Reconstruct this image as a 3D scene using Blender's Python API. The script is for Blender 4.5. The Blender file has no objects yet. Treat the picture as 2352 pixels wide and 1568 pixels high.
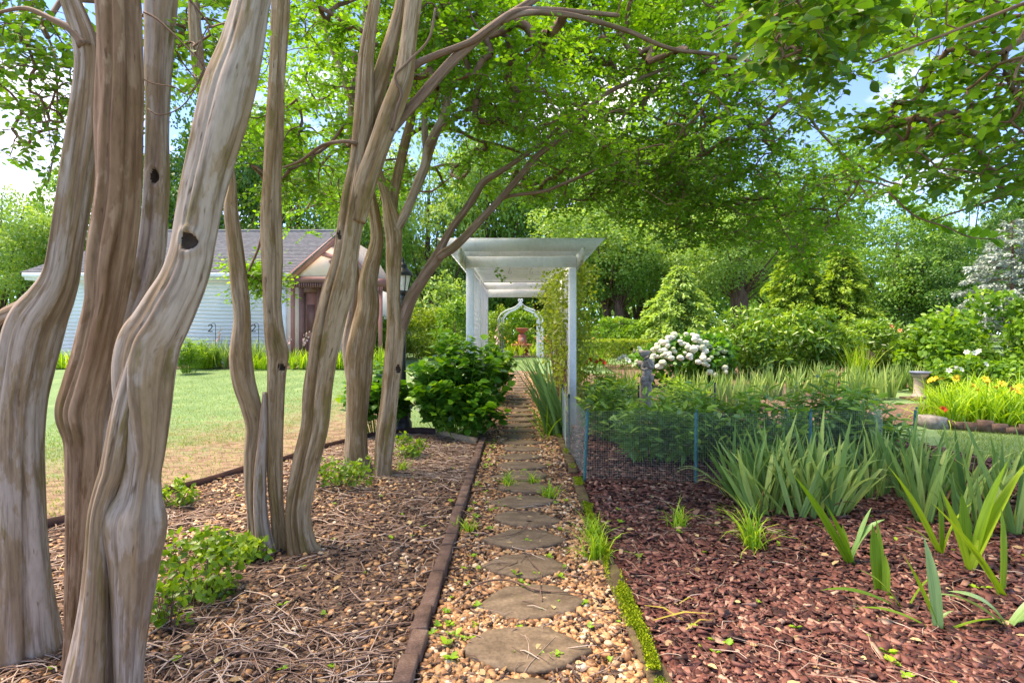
import bpy, bmesh, math, random
import numpy as np
from mathutils import Vector, Matrix

random.seed(11)
rng = np.random.default_rng(11)
SC = bpy.context.scene
COL = SC.collection

# ------------------------------------------------------------------ camera, sky, sun, exposure
CAM_H = 1.4
FPX = 1250.0                      # focal length in units of a 2352 px wide picture
cam_data = bpy.data.cameras.new('camera')
cam = bpy.data.objects.new('camera', cam_data)
COL.objects.link(cam)
cam.location = (0, 0, CAM_H)
cam.rotation_euler = (math.radians(90), 0, 0)
cam_data.sensor_width = 36
cam_data.lens = 36 * FPX / 2352
cam_data.shift_x = -13 / 2352
cam_data.shift_y = -15 / 2352
cam_data.clip_start = 0.05
cam_data.clip_end = 2000
SC.camera = cam

SUN_EL, SUN_AZ = math.radians(64), math.radians(285)     # azimuth clockwise from +Y
world = bpy.data.worlds.new('World')
SC.world = world
world.use_nodes = True
wn = world.node_tree
wn.nodes.clear()
w_out = wn.nodes.new('ShaderNodeOutputWorld')
w_bg = wn.nodes.new('ShaderNodeBackground')
w_sky = wn.nodes.new('ShaderNodeTexSky')
w_sky.sky_type = 'NISHITA'
w_sky.sun_disc = False
w_sky.sun_elevation = SUN_EL
w_sky.sun_rotation = SUN_AZ
w_sky.air_density = 0.42
w_sky.dust_density = 0.0
w_sky.ozone_density = 4.5
w_tc = wn.nodes.new('ShaderNodeTexCoord')
w_map = wn.nodes.new('ShaderNodeMapping')
w_map.inputs['Scale'].default_value = (1.0, 1.0, 2.2)
w_map.inputs['Location'].default_value = (2.4, 1.1, 0.2)
w_no = wn.nodes.new('ShaderNodeTexNoise')
w_no.inputs['Scale'].default_value = 2.6
w_no.inputs['Detail'].default_value = 7
w_no.inputs['Roughness'].default_value = 0.55
w_ra = wn.nodes.new('ShaderNodeValToRGB')
w_ra.color_ramp.elements[0].position = 0.53
w_ra.color_ramp.elements[1].position = 0.72
w_mx = wn.nodes.new('ShaderNodeMix')
w_mx.data_type = 'RGBA'
w_mx.inputs[7].default_value = (4.6, 4.3, 4.0, 1)        # cloud white, in the sky texture's own units
wn.links.new(w_tc.outputs['Generated'], w_map.inputs['Vector'])
wn.links.new(w_map.outputs['Vector'], w_no.inputs['Vector'])
wn.links.new(w_no.outputs['Fac'], w_ra.inputs['Fac'])
wn.links.new(w_ra.outputs['Color'], w_mx.inputs[0])
wn.links.new(w_sky.outputs['Color'], w_mx.inputs[6])
wn.links.new(w_mx.outputs[2], w_bg.inputs['Color'])
w_bg.inputs['Strength'].default_value = 0.15
wn.links.new(w_bg.outputs['Background'], w_out.inputs['Surface'])

sun_data = bpy.data.lights.new('sun', 'SUN')
sun_data.energy = 2.5
sun_data.angle = math.radians(28)
sun_data.color = (1.0, 0.90, 0.76)
sun = bpy.data.objects.new('sun', sun_data)
COL.objects.link(sun)
sd = Vector((math.sin(SUN_AZ) * math.cos(SUN_EL), math.cos(SUN_AZ) * math.cos(SUN_EL), math.sin(SUN_EL)))
sun.rotation_euler = sd.to_track_quat('Z', 'Y').to_euler()

SC.view_settings.view_transform = 'Standard'
SC.view_settings.look = 'None'
SC.view_settings.gamma = 1
SC.view_settings.exposure = 2.3
SC.view_settings.use_white_balance = True            # the camera was balanced for the shade
SC.view_settings.white_balance_temperature = 7300
SC.view_settings.white_balance_tint = 14
SC.view_settings.use_curve_mapping = False
SC.render.engine = 'CYCLES'
SC.cycles.use_denoising = True
SC.cycles.max_bounces = 8
SC.cycles.diffuse_bounces = 5
SC.cycles.transmission_bounces = 6
SC.cycles.transparent_max_bounces = 4
SC.cycles.caustics_reflective = False
SC.cycles.caustics_refractive = False
SC.cycles.sample_clamp_indirect = 6


# ------------------------------------------------------------------ helpers
def hgt(y):
    """The garden rises gently away from the camera."""
    y = np.asarray(y, dtype=float)
    return np.clip((y - 8) * 0.041, 0, 0.53)


def P(px, py, d):
    """Point seen at (px, py) of the 2352 x 1568 photograph, d metres in front of the camera."""
    return np.array([(px - 1189) / FPX * d, d, CAM_H + (769 - py) / FPX * d])


def X(px, d):
    return (px - 1189) / FPX * d


def wloc(o):
    v = Vector((0, 0, 0))
    while o is not None:
        v += o.location
        o = o.parent
    return v


def tagit(o, label=None, cat=None, group=None, kind=None):
    if label: o['label'] = label
    if cat: o['category'] = cat
    if group: o['group'] = group
    if kind: o['kind'] = kind
    return o


def thing(name, label, cat, loc=(0, 0, 0), group=None):
    o = bpy.data.objects.new(name, None)
    o.empty_display_size = 0.1
    COL.objects.link(o)
    o.location = tuple(float(c) for c in loc)
    return tagit(o, label, cat, group)


def mesh(name, V, F, mat, parent=None, smooth=False, tint=None, kind=None, bark=None):
    """Link one mesh object; V in world coordinates (turned into the parent's frame); F: array or list of arrays."""
    V = np.asarray(V, dtype=np.float64).reshape(-1, 3)
    if parent is not None:
        V = V - np.array(wloc(parent))
    me = bpy.data.meshes.new(name)
    Fs = F if isinstance(F, list) else [F]
    Fs = [np.asarray(f, dtype=np.int32) for f in Fs if len(f)]
    me.vertices.add(len(V))
    me.vertices.foreach_set('co', V.astype(np.float32).ravel())
    idx = np.concatenate([f.ravel() for f in Fs])
    tot = np.concatenate([np.full(len(f), f.shape[1], dtype=np.int32) for f in Fs])
    start = np.concatenate([[0], np.cumsum(tot)[:-1]]).astype(np.int32)
    me.loops.add(len(idx))
    me.loops.foreach_set('vertex_index', idx)
    me.polygons.add(len(tot))
    me.polygons.foreach_set('loop_start', start)
    me.polygons.foreach_set('loop_total', tot)
    if smooth:
        me.polygons.foreach_set('use_smooth', np.ones(len(tot), dtype=bool))
    if tint is not None:
        a = me.attributes.new('tint', 'FLOAT', 'POINT')
        a.data.foreach_set('value', np.asarray(tint, dtype=np.float32))
    if bark is not None:
        a = me.attributes.new('bark', 'FLOAT_VECTOR', 'POINT')
        a.data.foreach_set('vector', np.asarray(bark, dtype=np.float32).ravel())
    me.update(calc_edges=True)
    me.validate()
    if mat is not None:
        me.materials.append(mat)
    o = bpy.data.objects.new(name, me)
    COL.objects.link(o)
    if parent is not None:
        o.parent = parent
    if kind:
        o['kind'] = kind
    return o


def norm(a):
    return a / np.maximum(np.linalg.norm(a, axis=-1, keepdims=True), 1e-9)


def rand_dirs(n):
    return norm(rng.normal(size=(n, 3)))


def axes(d, n, s):
    """(N,3,3) matrices: local y along d, local z near n, scaled by s (N,) or (N,3)."""
    y = norm(d)
    z = n - (n * y).sum(-1, keepdims=True) * y
    z = norm(z + 1e-6)
    x = np.cross(y, z)
    s = np.asarray(s, dtype=float)
    if s.ndim == 1:
        s = np.stack([s, s, s], -1)
    return np.stack([x * s[:, 0:1], y * s[:, 1:2], z * s[:, 2:3]], -1)


def stamp(T, F, pos, A):
    T = np.asarray(T, dtype=float)
    V = pos[:, None, :] + np.einsum('nij,kj->nki', A, T)
    FF = (np.asarray(F)[None] + (np.arange(len(pos)) * len(T))[:, None, None]).reshape(-1, np.asarray(F).shape[1])
    return V.reshape(-1, 3), FF


LEAF_T = np.array([(0, 0, 0), (.27, .26, .07), (.29, .62, .05), (0, 1, -.06), (-.29, .62, .05), (-.27, .26, .07)])
LEAF_F = np.array([(0, 1, 2, 3), (0, 3, 4, 5)])
NARROW_T = LEAF_T * np.array([.55, 1, 1])
BROAD_T = LEAF_T * np.array([1.35, 1, 1.2])
SLIM_T = LEAF_T * np.array([.34, 1, 1])
TRI_T = np.array([(-.5, 0, 0), (.5, 0, 0), (.1, 1, .12)])
TRI_F = np.array([(0, 1, 2)])


def box_vf(x0, x1, y0, y1, z0, z1):
    V = np.array([(x, y, z) for x in (x0, x1) for y in (y0, y1) for z in (z0, z1)], dtype=float)
    F = np.array([(0, 1, 3, 2), (4, 6, 7, 5), (0, 4, 5, 1), (2, 3, 7, 6), (0, 2, 6, 4), (1, 5, 7, 3)])
    return V, F


def join(parts):
    Vs, Fs, n = [], {}, 0
    for V, F in parts:
        F = np.asarray(F)
        Fs.setdefault(F.shape[1], []).append(F + n)
        Vs.append(V)
        n += len(V)
    return np.concatenate(Vs), [np.concatenate(f) for f in Fs.values()]


def box(name, b, mat, parent=None, bevel=0.0):
    V, F = box_vf(*b)
    o = mesh(name, V, F, mat, parent)
    if bevel:
        bm = bmesh.new()
        bm.from_mesh(o.data)
        bmesh.ops.bevel(bm, geom=bm.edges[:], offset=bevel, segments=1, affect='EDGES')
        bm.to_mesh(o.data)
        bm.free()
    return o


def catmull(pts, n):
    pts = np.asarray(pts, dtype=float)
    q = np.vstack([2 * pts[0] - pts[1], pts, 2 * pts[-1] - pts[-2]])
    seg = np.linalg.norm(np.diff(pts[:, :3], axis=0), axis=1)
    cum = np.concatenate([[0], np.cumsum(seg)])
    s = np.linspace(0, cum[-1], n)
    i = np.clip(np.searchsorted(cum, s, side='right') - 1, 0, len(pts) - 2)
    t = ((s - cum[i]) / np.maximum(seg[i], 1e-9))[:, None]
    p0, p1, p2, p3 = q[i], q[i + 1], q[i + 2], q[i + 3]
    return .5 * (2 * p1 + (p2 - p0) * t + (2 * p0 - 5 * p1 + 4 * p2 - p3) * t ** 2 + (3 * p1 - p0 - 3 * p2 + p3) * t ** 3), s


def frames(C):
    T = norm(np.gradient(C, axis=0))
    U = np.zeros_like(T)
    ref = np.array([1.0, 0, 0]) if abs(T[0][0]) < .9 else np.array([0, 0, 1.0])
    u = ref - T[0] * (ref @ T[0])
    U[0] = u / np.linalg.norm(u)
    for i in range(1, len(C)):
        u = U[i - 1] - T[i] * (U[i - 1] @ T[i])
        U[i] = u / np.linalg.norm(u)
    return T, U, np.cross(T, U)


def wob(seed, v, f):
    """Smooth pseudo-noise of 3-vectors, about -1..1."""
    r = np.random.default_rng(seed)
    out = np.zeros(v.shape[:-1])
    for k in range(5):
        d = r.normal(size=3)
        d /= np.linalg.norm(d)
        out += np.sin((v @ d) * f * (0.7 + .35 * k) + r.uniform(0, 6.28)) / (1 + .35 * k)
    return out / 2.2


def tube(C, R, sides, flute=0.0, seed=0, crease=(), lump=0.03, cap=True):
    """Tube with a fluted, lumpy section. Returns V, [F...], bark coordinates."""
    n = len(C)
    T, U, W = frames(C)
    L = np.concatenate([[0], np.cumsum(np.linalg.norm(np.diff(C, axis=0), axis=1))])
    a = np.linspace(0, 2 * math.pi, sides, endpoint=False)
    r = np.random.default_rng(seed)
    A, LL = np.meshgrid(a, L)
    mod = np.ones_like(A)
    if flute:
        for k, am in ((2, .7), (3, 1.0), (4, .7), (5, .8), (7, .5), (10, .24), (15, .11)):
            ph, tw = r.uniform(0, 6.28), r.uniform(-.9, .9)
            env = .55 + .45 * np.sin(LL * r.uniform(1.5, 4) + r.uniform(0, 6))
            mod += flute * am * .55 * np.sin(k * A + ph + tw * k * LL * .2 + .5 * np.sin(LL * 2.1 + ph)) * env
        cv = np.stack([np.cos(A) * .8, np.sin(A) * .8, LL * 1.6], -1)
        mod += flute * .55 * wob(seed + 5, cv, 5.5) + flute * .08 * wob(seed + 6, cv * np.array([1, 1, .35]), 24)
    for a0, tw, depth, sig, l0, l1 in crease:
        dlt = np.angle(np.exp(1j * (A - a0 - tw * LL)))
        win = np.clip((LL - l0) / .15, 0, 1) * np.clip((l1 - LL) / .15, 0, 1)
        mod -= depth * np.exp(-(dlt / sig) ** 2) * win
    mod *= 1 + lump * np.sin(LL * 5.3 + seed) * np.sin(LL * 2.3 + 1.7 * seed)
    rr = R[:, None] * mod
    V = C[:, None] + rr[..., None] * (np.cos(A)[..., None] * U[:, None] + np.sin(A)[..., None] * W[:, None])
    bark = np.stack([np.cos(A) * R.max(), np.sin(A) * R.max(), LL + seed * 3.1], -1)
    i = np.arange(n - 1)[:, None] * sides
    j = np.arange(sides)[None]
    j2 = (j + 1) % sides
    F = np.stack([i + j, i + j2, i + sides + j2, i + sides + j], -1).reshape(-1, 4)
    V = V.reshape(-1, 3)
    bark = bark.reshape(-1, 3)
    Fs = [F]
    if cap:
        V = np.vstack([V, C[0], C[-1]])
        bark = np.vstack([bark, bark[0], bark[-1]])
        b0, b1 = n * sides, n * sides + 1
        jj = np.arange(sides)
        j3 = (jj + 1) % sides
        Fs.append(np.vstack([np.stack([np.full(sides, b0), j3, jj], -1),
                             np.stack([np.full(sides, b1), (n - 1) * sides + jj, (n - 1) * sides + j3], -1)]))
    return V, Fs, bark


def simple_tube(pts, r, sides=8, n=None):
    pts = np.asarray(pts, dtype=float)
    R = np.full(len(pts), r) if np.isscalar(r) else np.asarray(r, dtype=float)
    C, _ = catmull(np.hstack([pts, R[:, None]]), n or max(2, len(pts) * 4)) if len(pts) > 2 else (np.hstack([pts, R[:, None]]), 0)
    V, F, _ = tube(C[:, :3], C[:, 3], sides, lump=0)
    return V, F


def multi(parts):
    """Join several (V, [F, F]) results."""
    flat = []
    for V, Fs in parts:
        flat.append((V, Fs))
    Vs, out, n = [], {}, 0
    for V, Fs in flat:
        for F in (Fs if isinstance(Fs, list) else [Fs]):
            F = np.asarray(F)
            out.setdefault(F.shape[1], []).append(F + n)
        Vs.append(V)
        n += len(V)
    return np.concatenate(Vs), [np.concatenate(f) for f in out.values()]


def sticks(A, B, ra, rb, sides=4):
    """Tapered prisms from A to B (N,3)."""
    N = len(A)
    d = norm(B - A)
    ref = np.where(np.abs(d[:, 2:3]) < .9, np.array([[0, 0, 1.0]]), np.array([[1.0, 0, 0]]))
    u = norm(np.cross(d, ref))
    w = np.cross(d, u)
    a = np.linspace(0, 2 * math.pi, sides, endpoint=False)
    c = np.cos(a)[None, :, None] * u[:, None] + np.sin(a)[None, :, None] * w[:, None]
    ra = np.broadcast_to(np.asarray(ra, dtype=float), (N,))[:, None, None]
    rb = np.broadcast_to(np.asarray(rb, dtype=float), (N,))[:, None, None]
    V = np.concatenate([A[:, None] + c * ra, B[:, None] + c * rb], 1)
    j = np.arange(sides)
    F = np.stack([j, (j + 1) % sides, (j + 1) % sides + sides, j + sides], -1)
    FF = (F[None] + (np.arange(N) * 2 * sides)[:, None, None]).reshape(-1, 4)
    return V.reshape(-1, 3), FF


def lathe(prof, segs=24, cx=0, cy=0, cz=0):
    prof = np.asarray(prof, dtype=float)
    a = np.linspace(0, 2 * math.pi, segs, endpoint=False)
    V = np.stack([cx + prof[:, 0:1] * np.cos(a), cy + prof[:, 0:1] * np.sin(a), cz + np.repeat(prof[:, 1:2], segs, 1)], -1).reshape(-1, 3)
    i = np.arange(len(prof) - 1)[:, None] * segs
    j = np.arange(segs)[None]
    j2 = (j + 1) % segs
    F = np.stack([i + j, i + j2, i + segs + j2, i + segs + j], -1).reshape(-1, 4)
    return V, F


# ------------------------------------------------------------------ materials
def newmat(name, rough=.75, spec=.3):
    m = bpy.data.materials.new(name)
    m.use_nodes = True
    nt = m.node_tree
    b = nt.nodes['Principled BSDF']
    b.inputs['Roughness'].default_value = rough
    b.inputs['Specular IOR Level'].default_value = spec
    return m, nt, b


def node(nt, typ, **kw):
    n = nt.nodes.new(typ)
    for k, v in kw.items():
        if k in n.inputs:
            n.inputs[k].default_value = v
        else:
            setattr(n, k, v)
    return n


def ramp(nt, fac, stops):
    r = nt.nodes.new('ShaderNodeValToRGB')
    e = r.color_ramp.elements
    while len(e) < len(stops):
        e.new(.5)
    for k, (p, c) in enumerate(stops):
        e[k].position = p
        e[k].color = (*c, 1) if len(c) == 3 else c
    nt.links.new(fac, r.inputs['Fac'])
    return r.outputs['Color']


def mixc(nt, fac, a, b, mode='MIX'):
    m = nt.nodes.new('ShaderNodeMix')
    m.data_type = 'RGBA'
    m.blend_type = mode
    for s, v in ((0, fac), (6, a), (7, b)):
        if isinstance(v, bpy.types.NodeSocket):
            nt.links.new(v, m.inputs[s])
        elif s == 0:
            m.inputs[0].default_value = v
        else:
            m.inputs[s].default_value = (*v, 1)
    return m.outputs[2]


def coords(nt, scale=(1, 1, 1), attr=None):
    if attr:
        g = node(nt, 'ShaderNodeAttribute', attribute_name=attr).outputs['Vector']
    else:
        g = nt.nodes.new('ShaderNodeNewGeometry').outputs['Position']
    mp = nt.nodes.new('ShaderNodeMapping')
    mp.inputs['Scale'].default_value = scale
    nt.links.new(g, mp.inputs['Vector'])
    return mp.outputs['Vector']


def noise(nt, vec, scale, detail=4, rough=.55):
    n = node(nt, 'ShaderNodeTexNoise', Scale=scale, Detail=detail, Roughness=rough)
    nt.links.new(vec, n.inputs['Vector'])
    return n.outputs['Fac']


def bump(nt, b, h, strength, dist=.01):
    n = node(nt, 'ShaderNodeBump', Strength=strength, Distance=dist)
    nt.links.new(h, n.inputs['Height'])
    nt.links.new(n.outputs['Normal'], b.inputs['Normal'])


def noisemat(name, stops, scale, rough=.8, spec=.25, stretch=(1, 1, 1), detail=5, bstr=.3, bscale=None, bdist=.005, fine=None):
    m, nt, b = newmat(name, rough, spec)
    v = coords(nt, stretch)
    f = noise(nt, v, scale, detail)
    c = ramp(nt, f, stops)
    if fine:
        f2 = noise(nt, coords(nt), fine[0], 4, .65)
        c = mixc(nt, fine[1], c, ramp(nt, f2, [(.3, (.35, .35, .35)), (.7, (1.6, 1.6, 1.6))]), 'MULTIPLY')
    nt.links.new(c, b.inputs['Base Color'])
    if bstr:
        bump(nt, b, noise(nt, v, bscale or scale * 4, 5, .65), bstr, bdist)
    return m


def tintmat(name, stops, rough=.6, spec=.3, objrand=False, fine=0):
    m, nt, b = newmat(name, rough, spec)
    f = (nt.nodes.new('ShaderNodeObjectInfo').outputs['Random'] if objrand
         else node(nt, 'ShaderNodeAttribute', attribute_name='tint').outputs['Fac'])
    c = ramp(nt, f, stops)
    if fine:
        f2 = noise(nt, coords(nt), fine, 4, .6)
        c = mixc(nt, .6, c, ramp(nt, f2, [(.3, (.45, .45, .45)), (.7, (1.5, 1.5, 1.5))]), 'MULTIPLY')
        bump(nt, b, f2, .4, .003)
    nt.links.new(c, b.inputs['Base Color'])
    return m


LEAF_GAIN = np.array([2.0, 1.8, 1.15])


def leafmat(name, stops, trans=.4, rough=.45, spec=.35, objrand=False, tcol=(1.45, 1.4, .45)):
    stops = [(p, tuple(np.array(c) * LEAF_GAIN)) for p, c in stops]
    m, nt, b = newmat(name, rough, spec)
    f = (nt.nodes.new('ShaderNodeObjectInfo').outputs['Random'] if objrand
         else node(nt, 'ShaderNodeAttribute', attribute_name='tint').outputs['Fac'])
    c = ramp(nt, f, stops)
    if objrand:
        tc = nt.nodes.new('ShaderNodeTexCoord')
        mp = nt.nodes.new('ShaderNodeMapping')
        mp.inputs['Scale'].default_value = (260, 14, 5)
        nt.links.new(tc.outputs['Object'], mp.inputs['Vector'])
        c = mixc(nt, .8, c, ramp(nt, noise(nt, mp.outputs['Vector'], 1.0, 3, .6), [(.3, (.66, .70, .6)), (.5, (1, 1, 1)), (.72, (1.3, 1.22, 1.2))]), 'MULTIPLY')
    nt.links.new(c, b.inputs['Base Color'])
    t = nt.nodes.new('ShaderNodeBsdfTranslucent')
    nt.links.new(mixc(nt, 1.0, c, tcol, 'MULTIPLY'), t.inputs['Color'])
    ms = nt.nodes.new('ShaderNodeMixShader')
    ms.inputs[0].default_value = trans
    nt.links.new(b.outputs[0], ms.inputs[1])
    nt.links.new(t.outputs[0], ms.inputs[2])
    nt.links.new(ms.outputs[0], nt.nodes['Material Output'].inputs['Surface'])
    return m


def barkmat(name, grey, tan, brown, olive, bias=0.0, patch=(7.5, 7.5, 3.0), streak=(34, 34, 2.2)):
    m, nt, b = newmat(name, .72, .22)
    vs = coords(nt, streak, 'bark')
    vp = coords(nt, patch, 'bark')
    vw = coords(nt, (13, 13, 1.1), 'bark')
    n1 = noise(nt, vw, 1.0, 4, .5)
    n2 = noise(nt, vp, 1.0, 5, .6)
    n3 = noise(nt, vs, 1.0, 5, .6)
    base = ramp(nt, n1, [(.36 - bias, tan), (.5 - bias, grey), (.62 - bias, grey), (.72 - bias, tan)])
    pm = ramp(nt, n2, [(.50, (0, 0, 0)), (.54, (.8, .8, .8))])
    pm2 = ramp(nt, noise(nt, coords(nt, (12, 12, 3.0), 'bark'), 1.0, 4, .6), [(.56, (0, 0, 0)), (.66, (.8, .8, .8))])
    c = mixc(nt, pm, base, tan)
    c = mixc(nt, pm2, c, olive)
    sm = ramp(nt, n3, [(.38, (1, 1, 1)), (.52, (0, 0, 0))])
    sm3 = nt.nodes.new('ShaderNodeMath')
    sm3.operation = 'MULTIPLY'
    sm3.inputs[1].default_value = .55
    nt.links.new(sm, sm3.inputs[0])
    c = mixc(nt, sm3.outputs[0], c, brown)
    fl = ramp(nt, noise(nt, coords(nt, (38, 38, 9), 'bark'), 1.0, 2, .5), [(.67, (0, 0, 0)), (.73, (.7, .7, .7))])
    c = mixc(nt, fl, c, brown)
    n5 = noise(nt, coords(nt, (60, 60, 16), 'bark'), 1.0, 3, .6)
    c = mixc(nt, .4, c, ramp(nt, n5, [(.28, (.5, .46, .42)), (.5, (1, 1, 1)), (.75, (1.25, 1.25, 1.25))]), 'MULTIPLY')
    nt.links.new(c, b.inputs['Base Color'])
    h = mixc(nt, .35, n3, n2)
    bump(nt, b, h, .5, .010)
    return m


M = {}
M['bark_grey'] = barkmat('smooth_grey_bark', (.36, .285, .225), (.255, .17, .095), (.09, .05, .028), (.155, .115, .034))
M['bark_brown'] = barkmat('smooth_brown_bark', (.30, .19, .115), (.185, .10, .05), (.07, .034, .016), (.14, .09, .03), .02)
M['bark_tan'] = barkmat('smooth_tan_bark', (.35, .255, .155), (.24, .15, .065), (.085, .046, .02), (.16, .118, .03), 0, (10, 10, 3), (50, 50, 3))
M['limb'] = barkmat('limb_bark', (.25, .17, .12), (.175, .105, .065), (.07, .038, .022), (.14, .10, .04), 0, (14, 14, 4), (60, 60, 4))
M['twig'] = noisemat('twig_bark', [(.3, (.10, .055, .035)), (.7, (.24, .15, .10))], 12, bstr=0)
M['dark_bark'] = noisemat('rough_dark_bark', [(.3, (.05, .032, .024)), (.7, (.17, .10, .075))], 5, stretch=(3, 3, .5), bstr=.8, bscale=9, bdist=.03)
M['rot'] = noisemat('rotted_wood', [(.3, (.012, .008, .006)), (.7, (.05, .03, .018))], 30, bstr=.8, bscale=60)
M['myrtle'] = leafmat('myrtle_leaf', [(0, (.04, .105, .015)), (.5, (.068, .17, .02)), (.85, (.105, .235, .024)), (1, (.155, .28, .028))], .6)
M['overhang'] = leafmat('overhang_leaf', [(0, (.028, .08, .016)), (.5, (.048, .125, .02)), (1, (.085, .175, .024))], .5)
M['far_leaf'] = leafmat('far_leaf', [(0, (.036, .095, .026)), (.5, (.075, .17, .042)), (1, (.15, .255, .07))], .4)
M['far_leaf_pale'] = leafmat('far_leaf_pale', [(0, (.07, .14, .055)), (.5, (.125, .225, .085)), (1, (.21, .32, .12))], .4)
M['far_leaf_dark'] = leafmat('far_leaf_dark', [(0, (.018, .055, .018)), (.5, (.035, .095, .028)), (1, (.065, .15, .04))], .35)
M['hemlock'] = leafmat('hemlock_needle', [(0, (.045, .10, .022)), (.5, (.10, .185, .035)), (1, (.20, .30, .06))], .35)
M['spruce'] = leafmat('blue_spruce_needle', [(0, (.09, .125, .175)), (.5, (.17, .225, .30)), (1, (.27, .34, .44))], .15, tcol=(1, 1, 1))
M['laurel'] = leafmat('laurel_leaf', [(0, (.026, .075, .014)), (.5, (.075, .16, .022)), (1, (.20, .31, .035))], .3, .32, .5)
M['shrub'] = leafmat('shrub_leaf', [(0, (.03, .085, .014)), (.5, (.07, .16, .02)), (1, (.18, .30, .03))], .4)
M['yellow_shrub'] = leafmat('yellow_green_leaf', [(0, (.05, .10, .014)), (.5, (.10, .17, .024)), (1, (.19, .26, .04))], .4)
M['hydrangea'] = leafmat('hydrangea_leaf', [(0, (.018, .065, .012)), (.45, (.035, .115, .016)), (.8, (.075, .19, .018)), (1, (.16, .30, .022))], .35, .32, .5)
M['peony'] = leafmat('peony_leaf', [(0, (.045, .105, .04)), (.5, (.09, .19, .05)), (.85, (.17, .29, .06)), (1, (.26, .36, .09))], .3, .34, .5)
M['vine'] = leafmat('vine_leaf', [(0, (.04, .07, .012)), (.5, (.085, .135, .02)), (1, (.18, .22, .035))], .4)
M['azalea'] = leafmat('azalea_leaf', [(0, (.04, .09, .012)), (.5, (.10, .19, .016)), (1, (.25, .34, .03))], .4, .35, .45)
M['iris'] = leafmat('iris_leaf', [(0, (.055, .12, .05)), (.5, (.125, .215, .09)), (1, (.24, .32, .14))], .3, .5, .3, True, (1.15, 1.2, .7))
M['iris_far'] = leafmat('iris_leaf_far', [(0, (.07, .14, .06)), (.5, (.13, .22, .09)), (1, (.25, .33, .16))], .3, .5, .3, False, (1.15, 1.2, .7))
M['shoot'] = leafmat('lime_strap_leaf', [(0, (.06, .135, .016)), (.5, (.11, .20, .02)), (1, (.17, .26, .03))], .4, .42, .35, True)
M['shoot_blue'] = leafmat('blue_green_strap_leaf', [(0, (.08, .17, .085)), (1, (.15, .25, .13))], .25, .42, .35, True, (1.1, 1.15, .8))
M['daylily'] = leafmat('daylily_leaf', [(0, (.07, .16, .016)), (.5, (.14, .26, .022)), (1, (.25, .37, .04))], .4)
M['grass'] = leafmat('lawn_blade', [(0, (.065, .12, .045)), (.5, (.10, .17, .065)), (1, (.19, .235, .11))], .35)
M['weed'] = leafmat('weed_leaf', [(0, (.08, .19, .018)), (1, (.2, .34, .03))], .4)
M['dry'] = tintmat('dry_leaf', [(0, (.22, .13, .06)), (.5, (.42, .30, .15)), (1, (.46, .36, .17))], .7, .2)
M['yellowed_brown'] = noisemat('withered_leaf', [(.3, (.15, .085, .035)), (.7, (.32, .22, .09))], 14, .8, .2, bstr=0)
M['yellowed'] = noisemat('yellowed_leaf', [(.3, (.22, .19, .03)), (.7, (.42, .33, .06))], 30, .7, .2, bstr=0)
M['moss'] = tintmat('moss', [(0, (.11, .17, .008)), (.5, (.24, .31, .012)), (1, (.38, .44, .02))], .9, .1)
M['pebble'] = tintmat('river_pebble', [(0, (.15, .07, .032)), (.25, (.36, .18, .075)), (.5, (.50, .29, .125)), (.75, (.44, .22, .10)), (.9, (.60, .43, .25)), (1, (.66, .54, .39))], .55, .35, fine=45)
M['chip'] = tintmat('red_mulch_chip', [(0, (.03, .010, .007)), (.4, (.105, .034, .024)), (.75, (.185, .068, .048)), (.92, (.29, .14, .10)), (1, (.42, .27, .19))], .65, .4, fine=60)
M['shard'] = tintmat('dark_mulch_shard', [(0, (.03, .018, .014)), (.6, (.11, .068, .05)), (1, (.28, .19, .13))], .75, .3)
M['straw'] = tintmat('dry_twig', [(0, (.12, .07, .05)), (.5, (.31, .205, .145)), (1, (.56, .44, .34))], .7, .25)
M['stone'] = noisemat('sandstone', [(.3, (.105, .072, .043)), (.55, (.175, .125, .078)), (.75, (.24, .175, .11))], 5, .75, .3, (1.2, 3, 1), 6, .45, 30, .004, fine=(60, .5))
M['brick'] = noisemat('weathered_brick', [(.3, (.075, .048, .037)), (.55, (.145, .092, .07)), (.75, (.22, .155, .12))], 9, .88, .15, bstr=.6, bscale=80, bdist=.004, fine=(120, .55))
M['brick_mossy'] = noisemat('damp_brick', [(.3, (.07, .05, .028)), (.55, (.13, .095, .05)), (.75, (.14, .14, .04))], 9, .9, .15, bstr=.6, bscale=80, bdist=.004, fine=(120, .55))
M['path_base'] = noisemat('path_grit', [(.35, (.07, .035, .025)), (.6, (.25, .15, .085))], 30, .9, .1, bstr=.6, bscale=60)
M['bed_base'] = noisemat('bed_soil', [(.35, (.065, .04, .03)), (.6, (.20, .13, .09))], 25, .9, .1, bstr=.6, bscale=60)
M['mulch_base'] = noisemat('mulch_soil', [(.35, (.035, .014, .012)), (.6, (.11, .042, .035))], 35, .9, .1, bstr=.6, bscale=70)
M['timber'] = noisemat('weathered_timber', [(.3, (.25, .17, .10)), (.7, (.42, .31, .19))], 4, .8, .2, (8, 1, 8), bstr=.3)
M['rust'] = noisemat('rusty_edging', [(.3, (.035, .018, .016)), (.7, (.09, .04, .03))], 6, .7, .3)
M['white'] = noisemat('white_paint', [(.3, (.62, .62, .64)), (.6, (.73, .73, .75))], 2.5, .55, .35, bstr=.05, fine=(25, .12))
mt_, nt_, b_ = M['white'], M['white'].node_tree, M['white'].node_tree.nodes['Principled BSDF']
src_ = b_.inputs['Base Color'].links[0].from_socket
st_ = ramp(nt_, noise(nt_, coords(nt_, (1, 1, .55)), 4.5, 7, .7), [(.54, (0, 0, 0)), (.72, (.55, .55, .55))])
nt_.links.new(mixc(nt_, st_, src_, (.42, .43, .33)), b_.inputs['Base Color'])
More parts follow.
